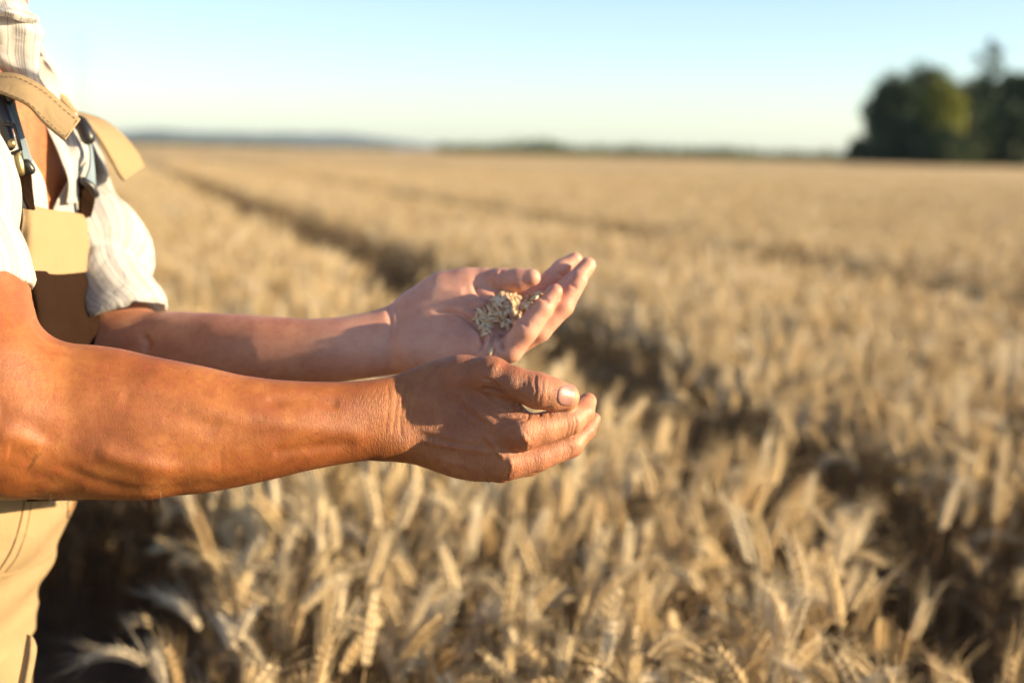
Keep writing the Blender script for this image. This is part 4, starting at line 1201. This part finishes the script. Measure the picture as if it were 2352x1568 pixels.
# far front of the shirt, seen from inside, and its lit front edge
shirt_bit('front_panel', [
    [r3(180, 400, 1.290), r3(260, 420, 1.295), r3(330, 450, 1.300), r3(385, 500, 1.305)],
    [r3(180, 660, 1.305), r3(330, 700, 1.315), r3(450, 740, 1.330), r3(560, 800, 1.355)],
    [r3(270, 820, 1.305), r3(400, 860, 1.320), r3(500, 890, 1.330), r3(610, 930, 1.345)],
    [r3(390, 1040, 1.295), r3(480, 1060, 1.315), r3(590, 1070, 1.320), r3(680, 1090, 1.340)],
    [r3(470, 1220, 1.285), r3(540, 1220, 1.305), r3(620, 1215, 1.315), r3(702, 1200, 1.330)],
    [r3(535, 1420, 1.280), r3(580, 1410, 1.300), r3(640, 1380, 1.330), r3(690, 1340, 1.335)],
    [r3(520, 1600, 1.290), r3(560, 1600, 1.310), r3(600, 1580, 1.320), r3(650, 1560, 1.345)]], nu=40, nv=60, rough=.006, seed=3, uvs=(.6, 1))
shirt_bit('front_edge', [
    [r3(690, 1130, 1.335), r3(698, 1130, 1.337), r3(706, 1130, 1.34)],
    [r3(675, 1280, 1.325), r3(692, 1270, 1.33), r3(706, 1250, 1.335)],
    [r3(540, 1420, 1.30), r3(610, 1420, 1.32), r3(672, 1400, 1.34)],
    [r3(470, 1530, 1.29), r3(550, 1545, 1.31), r3(628, 1540, 1.345)],
    [r4(500, 250, 1.285), r4(600, 260, 1.31), r4(708, 240, 1.35)],
    [r4(440, 400, 1.285), r4(580, 420, 1.31), r4(720, 420, 1.35)]], nu=36, nv=50, rough=.003, seed=5, uvs=(.5, 1))
shirt_bit('front_panel', [
    [r6(170, 700, 1.215), r6(250, 800, 1.222), r6(300, 850, 1.225)],
    [r6(240, 950, 1.215), r6(330, 960, 1.222), r6(400, 1020, 1.23)],
    [r6(280, 1120, 1.21), r6(380, 1140, 1.22), r6(468, 1150, 1.235)],
    [r6(300, 1300, 1.205), r6(410, 1290, 1.22), r6(512, 1290, 1.24)],
    [r6(300, 1560, 1.20), r6(420, 1570, 1.22), r6(545, 1580, 1.245)]], nu=36, nv=40, rough=.004, seed=11, uvs=(.8, 1))

# ---- overalls
def cloth_part(name, rows, mat, **k): return patch(name, rows, mat, person, **k)
bib = cloth_part('bib_pocket', [
    [r4(196, 306, 1.195), r4(290, 284, 1.205), r4(480, 320, 1.255), r4(640, 336, 1.30), r4(794, 372, 1.355)],
    [r4(200, 400, 1.190), r4(320, 400, 1.20), r4(480, 410, 1.25), r4(650, 420, 1.295), r4(806, 430, 1.35)],
    [r4(182, 560, 1.188), r4(320, 560, 1.195), r4(500, 560, 1.245), r4(665, 560, 1.29), r4(818, 560, 1.35)],
    [r4(152, 740, 1.186), r4(310, 730, 1.195), r4(500, 720, 1.243), r4(675, 715, 1.29), r4(826, 700, 1.35)],
    [r4(205, 892, 1.188), r4(320, 874, 1.195), r4(500, 892, 1.243), r4(680, 878, 1.29), r4(833, 858, 1.35)]], M_SAND, nu=70, nv=60, thick=.0022, rough=.003, seed=1, fs=25)
tag(bib, 'sand coloured upper bib panel with brown stitching')
bibb = cloth_part('bib_panel', [
    [r4(208, 870, 1.192), r4(320, 860, 1.20), r4(500, 870, 1.248), r4(680, 860, 1.295), r4(800, 845, 1.34), r4(838, 840, 1.35)],
    [r4(238, 980, 1.192), r4(340, 980, 1.20), r4(520, 980, 1.247), r4(700, 980, 1.293), r4(820, 970, 1.322), r4(880, 960, 1.342)],
    [r4(270, 1150, 1.195), r4(370, 1150, 1.20), r4(540, 1150, 1.245), r4(720, 1150, 1.29), r4(840, 1140, 1.33), r4(925, 1130, 1.335)],
    [r4(310, 1330, 1.197), r4(400, 1330, 1.205), r4(560, 1330, 1.245), r4(730, 1330, 1.285), r4(855, 1330, 1.31), r4(955, 1330, 1.328)],
    [r4(330, 1600, 1.20), r4(420, 1600, 1.205), r4(560, 1600, 1.24), r4(720, 1600, 1.28), r4(830, 1600, 1.305), r4(945, 1600, 1.325)],
    [(60, 1150, 1.21), (85, 1150, 1.205), (120, 1150, 1.22), (150, 1150, 1.25), (170, 1150, 1.29), (185, 1150, 1.36)]], M_BROWN, nu=80, nv=90, thick=.002, rough=.012, seed=6, fs=22)
tag(bibb, 'brown lower bib panel')
side = cloth_part('pocket_tab', [
    [r4(796, 400, 1.348), r4(815, 410, 1.352), r4(835, 425, 1.36)], [r4(800, 560, 1.346), r4(818, 560, 1.35), r4(832, 560, 1.358)],
    [r4(812, 700, 1.346), r4(822, 690, 1.35), r4(826, 680, 1.356)]], M_SAND, nu=10, nv=14, thick=.0015)

def on_patch_line(name, mat, rows_pts, rad, parent, dash=None, dlift=-.0015):
    """stitching: little thread tubes following (u, v, depth) points"""
    V, F = [], []; pts = [np.array(P(u, v, d + dlift)) for u, v, d in rows_pts]
    L = sum(np.linalg.norm(b - a) for a, b in zip(pts[:-1], pts[1:])); n = max(8, int(L / .0045)) if dash else max(10, int(L / .006))
    for i in range(n):
        a_ = crom(np.array(pts), i / n); b_ = crom(np.array(pts), (i + (.62 if dash else 1.02)) / n if (i + 1) <= n else 1)
        tube(V, F, [a_, b_], [rad, rad], 5)
    return keep(mesh_obj(name, V, F, mat), parent) if parent.type == 'EMPTY' else mesh_obj(name, V, F, mat)

# straps
flap = cloth_part('strap_end', [
    lerpd([(-160, 700), (-60, 610), (0, 583), (120, 588), (250, 640), (380, 720), (500, 830), (625, 945)], r3, 1.185, 1.190),
    lerpd([(-130, 780), (-50, 680), (0, 655), (118, 680), (240, 738), (355, 830), (460, 930), (566, 1024)], r3, 1.173, 1.176),
    lerpd([(-100, 850), (-50, 750), (0, 728), (112, 775), (230, 838), (330, 948), (420, 1030), (508, 1102)], r3, 1.168, 1.166)], M_SAND, nu=90, nv=16, thick=.0032, rough=.002, fs=40)
tag(flap, 'sand strap end hanging over the near shoulder buckle')
flap2 = cloth_part('strap_end', [
    lerpd([(535, 850), (600, 880), (700, 905), (800, 940), (900, 1010), (1000, 1110), (1070, 1200), (1132, 1310)], r3, 1.41, 1.455),
    lerpd([(545, 862), (610, 905), (700, 945), (790, 1010), (870, 1090), (945, 1190), (1000, 1280), (1052, 1362)], r3, 1.378, 1.405),
    lerpd([(552, 875), (620, 928), (680, 965), (760, 1060), (830, 1170), (890, 1280), (930, 1360), (972, 1416)], r3, 1.352, 1.37)], M_SAND, nu=70, nv=16, thick=.0032, rough=.003, fs=40, seed=4)
tag(flap2, 'sand strap end sticking out beyond the chest')
sh = cloth_part('shoulder_strap', [
    lerpd([(290, 430), (305, 560), (350, 640), (420, 740), (500, 840), (560, 900)], r3, 1.345, 1.335),
    lerpd([(298, 430), (330, 530), (375, 610), (435, 700), (515, 810), (580, 880)], r3, 1.34, 1.333),
    lerpd([(306, 430), (352, 510), (402, 600), (462, 690), (540, 800), (600, 880)], r3, 1.355, 1.345)], M_SAND, nu=50, nv=12, thick=.003, rough=.002)
tag(sh, 'far shoulder strap')
# near buckle
webn = cloth_part('strap_webbing', [
    lerpd([(50, 260), (100, 420), (160, 600), (222, 800), (275, 1005)], r6, 1.185, 1.195),
    lerpd([(165, 260), (200, 420), (262, 640), (320, 830), (368, 985)], r6, 1.187, 1.20)], M_WEB, nu=40, nv=10, thick=.002)
brown_n = cloth_part('lower_strap', [
    lerpd([(120, 1080), (190, 1200), (255, 1400), (325, 1530)], r6, 1.20, 1.195),
    lerpd([(300, 990), (350, 1100), (375, 1330), (390, 1540)], r6, 1.20, 1.20)], M_BROWN, nu=40, nv=10, thick=.003)
def solid(name, segs, mat, k=10):
    V, F = [], []
    for pts, rad in segs:
        pp_ = [np.array(P(*q)) for q in pts]; rr = [rad] * len(pp_) if not isinstance(rad, (list, tuple)) else rad
        # rounded ends
        d0 = (pp_[0] - pp_[1]); d0 /= np.linalg.norm(d0); d1 = (pp_[-1] - pp_[-2]); d1 /= np.linalg.norm(d1)
        q_ = [pp_[0] + d0 * rr[0] * .9, pp_[0] + d0 * rr[0] * .6] + pp_ + [pp_[-1] + d1 * rr[-1] * .6, pp_[-1] + d1 * rr[-1] * .9]
        r_ = [rr[0] * .25, rr[0] * .75] + list(rr) + [rr[-1] * .75, rr[-1] * .25]
        tube(V, F, q_, r_, k); b0 = len(V)
        n_ = len(q_); F.append(tuple(b0 - n_ * k + j for j in range(k))[::-1]); F.append(tuple(b0 - k + j for j in range(k)))
    return keep(mesh_obj(name, V, F, mat), person)
solid('buckle', [([r6(-30, 250, 1.185), r6(110, 268, 1.182)], .0050), ([r6(-20, 300, 1.18), r6(60, 560, 1.178)], .0075),
                 ([r6(30, 565, 1.172), r6(155, 568, 1.172), r6(200, 700, 1.172), r6(238, 850, 1.174), r6(135, 895, 1.174)], .0016),
                 ([r6(60, 600, 1.176), r6(110, 800, 1.176)], .0052), ([r6(300, 1010, 1.188), r6(350, 1085, 1.19)], .0042)], M_PLASTIC)
solid('buckle_stud', [([r6(132, 770, 1.168), r6(136, 790, 1.168)], .0034), ([r6(195, 905, 1.178), r6(222, 1010, 1.178), r6(238, 1110, 1.18)], [.0033, .0036, .0033])], M_BRASS, 14)
# far strap and buckle
cloth_part('strap_webbing', [lerpd([(640, 1000), (690, 1100), (706, 1200), (702, 1300), (660, 1420)], r3, 1.315, 1.31),
                             lerpd([(670, 990), (702, 1090), (722, 1200), (738, 1340), (748, 1470)], r3, 1.32, 1.318)], M_WEB, nu=30, nv=8, thick=.002)
cloth_part('lower_strap', [lerpd([(700, 20), (712, 150), (705, 260), (715, 390)], r4, 1.314, 1.335),
                           lerpd([(862, 40), (850, 200), (832, 300), (800, 400)], r4, 1.325, 1.345)], M_BROWN, nu=30, nv=8, thick=.003)
solid('buckle', [([r3(625, 960, 1.318), r3(660, 1010, 1.315), r3(690, 1085, 1.315)], .0068)], M_PLASTIC)
solid('strap_slider', [([r4(745, 50, 1.308), r4(815, 100, 1.312), r4(858, 175, 1.318)], .0036)], M_PLASTIC)

# trousers: rings from the waist down, then two legs
def trousers():
    V, F = [], []; k = 72
    zs = np.linspace(1.17, 0.80, 48)
    # front edge seen in the picture: (v, u)
    ev = np.array([(1000, 186), (1143, 183), (1225, 158), (1265, 131), (1304, 116), (1350, 94), (1380, 88), (1410, 85), (1435, 72), (1456, 70), (1520, 70), (1568, 62), (1640, 60)], float)
    rowinfo = []
    for z in zs:
        d = 1.40
        # picture row of this height at the depth of the front edge
        q = CAMM.inverted() @ Vector((-.42, d, z)); v = 784 - q.y / -q.z * 3267
        u = np.interp(v, ev[:, 0], ev[:, 1]); x1 = P(u, v, -q.z).x
        hx_ = .138; cx = x1 - hx_
        rowinfo.append((cx, z))
        for j in range(k):
            a_ = 2 * math.pi * j / k; cs, sn = math.cos(a_), math.sin(a_); e = 2 / 2.3
            x = cx + np.sign(cs) * abs(cs) ** e * hx_; y = BY - .0 + np.sign(sn) * abs(sn) ** e * .182
            nz_ = noise.noise(Vector((x * 9, y * 9, z * 16))) * .007 + noise.noise(Vector((x * 20, y * 20, z * 34 + x * 20))) * .0025
            # drag folds running down to the left
            fold = .0042 * math.sin((z * 120 - (x + .5) * 45 + 3 * noise.noise(Vector((x * 5, y * 5, z * 7))))) * max(0, min(1, (1.00 - z) / .06)) * (0.55 + .45 * noise.noise(Vector((x * 8, y * 8, z * 8))))
            V.append((x + cs * (nz_ + fold), y + sn * (nz_ + fold), z))
    n = len(zs)
    for i in range(n - 1):
        for j in range(k): F.append((i * k + j, (i + 1) * k + j, (i + 1) * k + (j + 1) % k, i * k + (j + 1) % k))
    base = (n - 1) * k; cxl = rowinfo[-1][0]
    for s in (-1, 1):
        b0 = len(V); kk = 40; rows_ = 40
        for i in range(rows_):
            z = .86 - (.86 - .045) * i / (rows_ - 1); t_ = i / (rows_ - 1)
            for j in range(kk):
                a_ = 2 * math.pi * j / kk
                rx = .115 * (1 - t_) + .075 * t_; ry = .098 * (1 - t_) + .078 * t_
                nz_ = noise.noise(Vector((math.cos(a_) * 2, math.sin(a_) * 2 + s * 5, z * 9))) * .012
                V.append((cxl + .0 + (BX - .02 - cxl) * t_ + math.cos(a_) * (rx + nz_), BY + s * (.088 + .014 * t_) + math.sin(a_) * (ry + nz_), z))
        for i in range(rows_ - 1):
            for j in range(kk): F.append((b0 + i * kk + j, b0 + (i + 1) * kk + j, b0 + (i + 1) * kk + (j + 1) % kk, b0 + i * kk + (j + 1) % kk))
    o = mesh_obj('trousers', V, F, M_SAND)
    return keep(o, person), V, F
tro, TV_, TF_ = trousers()
tag(tro, 'sand coloured canvas trousers of the overalls')
BVT = BVHTree.FromPolygons([tuple(v) for v in TV_], TF_)
def seam(name, pts, rad, mat, dash=False, lift=.0006):
    q = [];  a_ = np.array(pts, float); L = sum(np.linalg.norm(b - c_) for b, c_ in zip(a_[:-1], a_[1:])); n = int(L / 2.2)
    V, F = [], []; P_ = []
    for i in range(n + 1):
        uv_ = crom(a_, i / n); h, nn = cast(uv_[0], uv_[1], BVT, .3)
        if h is None: continue
        P_.append(np.array(h) + np.array(nn) * lift * (1 if nn.dot(h - EYE) < 0 else -1))
    if len(P_) < 3: return None
    if dash:
        for i in range(0, len(P_) - 2, 3): tube(V, F, [P_[i], P_[i + 1], P_[i + 2]], [rad] * 3, 5)
    else: tube(V, F, P_, [rad] * len(P_), 6)
    o = mesh_obj(name, V, F, mat); return keep(o, person)
s5 = lambda *p_: [(x * .30427, 1091 + y * .30427) for x, y in p_]
seam('pocket_seam', s5((186, 120), (178, 200), (165, 285), (130, 430), (80, 570), (0, 700), (-60, 760)), .00095, M_THREAD, lift=.0004)
seam('stitching', s5((238, 120), (230, 220), (212, 340), (178, 475), (120, 620), (40, 725)), .0005, M_THREAD, True)
seam('leg_seam', s5((-40, 765), (60, 745), (150, 720), (250, 688), (340, 640), (385, 610)), .0009, M_SANDTHREAD, lift=.0004)
seam('label_edge', s5((512, 165), (508, 250), (506, 318)), .0006, M_THREAD)
seam('label_edge', s5((508, 318), (545, 280), (590, 222)), .0006, M_THREAD)
seam('label_mark', s5((560, 170), (545, 230), (520, 275)), .0016, cloth_mat('rust_print', (0.30, 0.11, 0.03), (0.2, 0.07, 0.02), 1500, .3), lift=.0)
seam('label_letter', s5((492, 392), (503, 352)), .0004, M_SANDTHREAD); seam('label_letter', s5((503, 352), (512, 380)), .0004, M_SANDTHREAD)
seam('label_letter', s5((518, 372), (522, 335)), .0004, M_SANDTHREAD); seam('label_letter', s5((522, 350), (532, 345)), .0004, M_SANDTHREAD)
seam('label_letter', s5((536, 355), (541, 318)), .0004, M_SANDTHREAD)
cloth_part('leg_pocket', [[r5(212, 1200, 1.27), r5(232, 1215, 1.262), r5(255, 1250, 1.27)], [r5(195, 1300, 1.262), r5(230, 1310, 1.25), r5(268, 1310, 1.262)],
                          [r5(175, 1420, 1.262), r5(215, 1420, 1.25), r5(254, 1410, 1.262)], [r5(140, 1600, 1.262), r5(185, 1600, 1.25), r5(218, 1600, 1.262)],
                          [r5(120, 1800, 1.27), r5(160, 1800, 1.26), r5(200, 1800, 1.27)]], M_SAND, nu=14, nv=40, thick=.0025)
# stitching along the strap ends and the bib
def stitch(name, pts, parent=person): return on_patch_line(name, M_THREAD, pts, (.0003), person, dash=True, dlift=-.0024)
ds = lambda pts, d0, d1: lerpd(pts, r3, d0, d1)
stitch('stitching', ds([(0, 600), (118, 606), (246, 660), (372, 740), (490, 848), (600, 940)], 1.180, 1.186))
stitch('stitching', ds([(0, 712), (112, 757), (236, 818), (345, 925), (430, 1005), (516, 1078)], 1.166, 1.167))
stitch('stitching', ds([(604, 942), (560, 1010), (516, 1078)], 1.186, 1.167))
stitch('stitching', lerpd([(300, 300), (400, 325), (500, 340), (640, 352), (770, 378)], r4, 1.206, 1.345))
stitch('stitching', lerpd([(210, 880), (320, 862), (500, 880), (680, 866), (828, 846)], r4, 1.185, 1.343))
stitch('stitching', lerpd([(250, 930), (290, 1120), (330, 1320), (345, 1400)], r4, 1.188, 1.195))

# hair, boots
def scalp():
    hx, hz = BX + .055, 1.625
    f = lambda p: smax(ell(p, W_(hx - .016, BY, hz + .026), np.array([.100, .082, .108])), smax(p[:, 0] - (hx + .045) - (p[:, 2] - hz - .08) * .3, (hz - .03) - p[:, 2] + (p[:, 0] - hx) * .9, .01), .01)
    V, Q = surface(f, (hx - .15, BY - .12, hz - .12), (hx + .12, BY + .12, hz + .16), .004)
    Nv = vnormals(V, Q)
    if Nv[np.argmax(V[:, 2]), 2] < 0: Q = Q[:, ::-1].copy(); Nv = -Nv
    V = V + Nv * (blobn(V, 120, 2) * .003)[:, None]
    return keep(mesh_obj('hair', V, Q, M_SCALP), person)
scalp()
for s in (-1, 1):
    f = lambda p, s=s: smin(rcone(p, W_(BX - .055, BY + s * .10, .055), W_(BX + .13, BY + s * .115, .045), .052, .045), rcone(p, W_(BX - .045, BY + s * .10, .06), W_(BX - .035, BY + s * .10, .16), .05, .052), .03)
    f2 = lambda p, f=f: smax(f(p), .004 - p[:, 2], .004)
    V, Q = surface(f2, (BX - .14, BY + s * .10 - .09, -.02), (BX + .20, BY + s * .10 + .09, .25), .006)
    Nv = vnormals(V, Q)
    if Nv[np.argmax(V[:, 2]), 2] < 0: Q = Q[:, ::-1].copy()
    keep(mesh_obj('boot', V, Q, M_BOOT), person)

# ------------------------------------------------------------------ grain in the left palm
def grain_mesh(seed, ln, wd):
    r = np.random.default_rng(seed); V, F = [], []; k = 10
    prof = [(-1, .15), (-.85, .55), (-.5, .92), (0, 1.0), (.5, .88), (.82, .55), (1, .18)]
    for z, w_ in prof:
        for j in range(k):
            a_ = 2 * math.pi * j / k; x = math.cos(a_) * w_ * wd; y = math.sin(a_) * w_ * wd * .85
            if y < -.3 * wd: y *= .75
            if abs(x) < .2 * wd and y < 0: y += .35 * wd * w_        # crease of the kernel
            V.append((x, y + .10 * wd * math.cos(z * 1.4), z * ln))
    for i in range(len(prof) - 1):
        for j in range(k): F.append((i * k + j, i * k + (j + 1) % k, (i + 1) * k + (j + 1) % k, (i + 1) * k + j))
    F.append(tuple(range(k))[::-1]); F.append(tuple(range((len(prof) - 1) * k, len(prof) * k)))
    return V, F
gms = []
for i in range(6):
    V, F = grain_mesh(i, .0036 + .0004 * (i % 3), .0017 + .00015 * (i % 2)); gms.append(mesh_obj('grain_source', V, F, M_GRAIN, link=False).data)
poly = [z1(x, y) for x, y in ((915, 775), (960, 730), (1060, 670), (1120, 610), (1180, 545), (1290, 520), (1370, 560), (1450, 555), (1540, 515), (1560, 545), (1480, 620), (1430, 680), (1370, 750), (1290, 830), (1250, 870), (1150, 815), (1080, 860), (1045, 925), (1010, 890), (985, 830))]
def inside(x, y):
    c_ = False; n = len(poly); j = n - 1
    for i in range(n):
        if (poly[i][1] > y) != (poly[j][1] > y) and x < (poly[j][0] - poly[i][0]) * (y - poly[i][1]) / (poly[j][1] - poly[i][1]) + poly[i][0]: c_ = not c_
        j = i
    return c_
rr_ = random.Random(3); placed = []
cx_, cy_ = z1(1210, 690)
tries = 0
while len(placed) < 285 and tries < 30000:
    tries += 1
    u = rr_.uniform(1080, 1245); v = rr_.uniform(668, 776)
    if not inside(u, v): continue
    h, n_ = cast(u, v, None, 1.19)
    if h is None or n_.y > 0.2 or h.y > 1.32: continue
    dc = math.hypot((u - cx_) / 60, (v - cy_) / 38)
    lvl = 0
    for q in placed:
        if (q[0] - h).length < .0031: lvl = max(lvl, q[1] + 1)
    if lvl > (2 if dc < .6 else 1 if dc < 1.0 else 0): continue
    up = Vector((0, -.35, .94))
    p_ = h + n_ * .0012 + up * lvl * .0017
    placed.append((h, lvl))
    o = bpy.data.objects.new('wheat_grain', gms[rr_.randrange(6)]); COL.objects.link(o)
    o.location = p_
    a_ = rr_.uniform(0, 6.28)
    t1 = n_.orthogonal().normalized(); t2 = n_.cross(t1)
    ax = t1 * math.cos(a_) + t2 * math.sin(a_) + n_ * rr_.uniform(-.35, .35)
    o.rotation_euler = ax.to_track_quat('Z', 'Y').to_euler()
    tag(o, 'small ripe wheat grain in the pile on the open palm', 'wheat grain', 'wheat grains piled in the open palm')
for (x, y, lab) in ((1090, 1080, 'single pale wheat grain caught at the base of the little finger, apart from the pile'),):
    u, v = z1(x, y); h, n_ = cast(u, v, None, 1.16)
    if h is not None:
        o = bpy.data.objects.new('wheat_grain', gms[0]); COL.objects.link(o); o.location = h + n_ * .001
        o.rotation_euler = (n_.orthogonal() + Vector((.2, 0, -.8))).to_track_quat('Z', 'Y').to_euler(); o.scale = (1.3, 1.3, 1.2); tag(o, lab, 'wheat grain', 'wheat grains piled in the open palm')
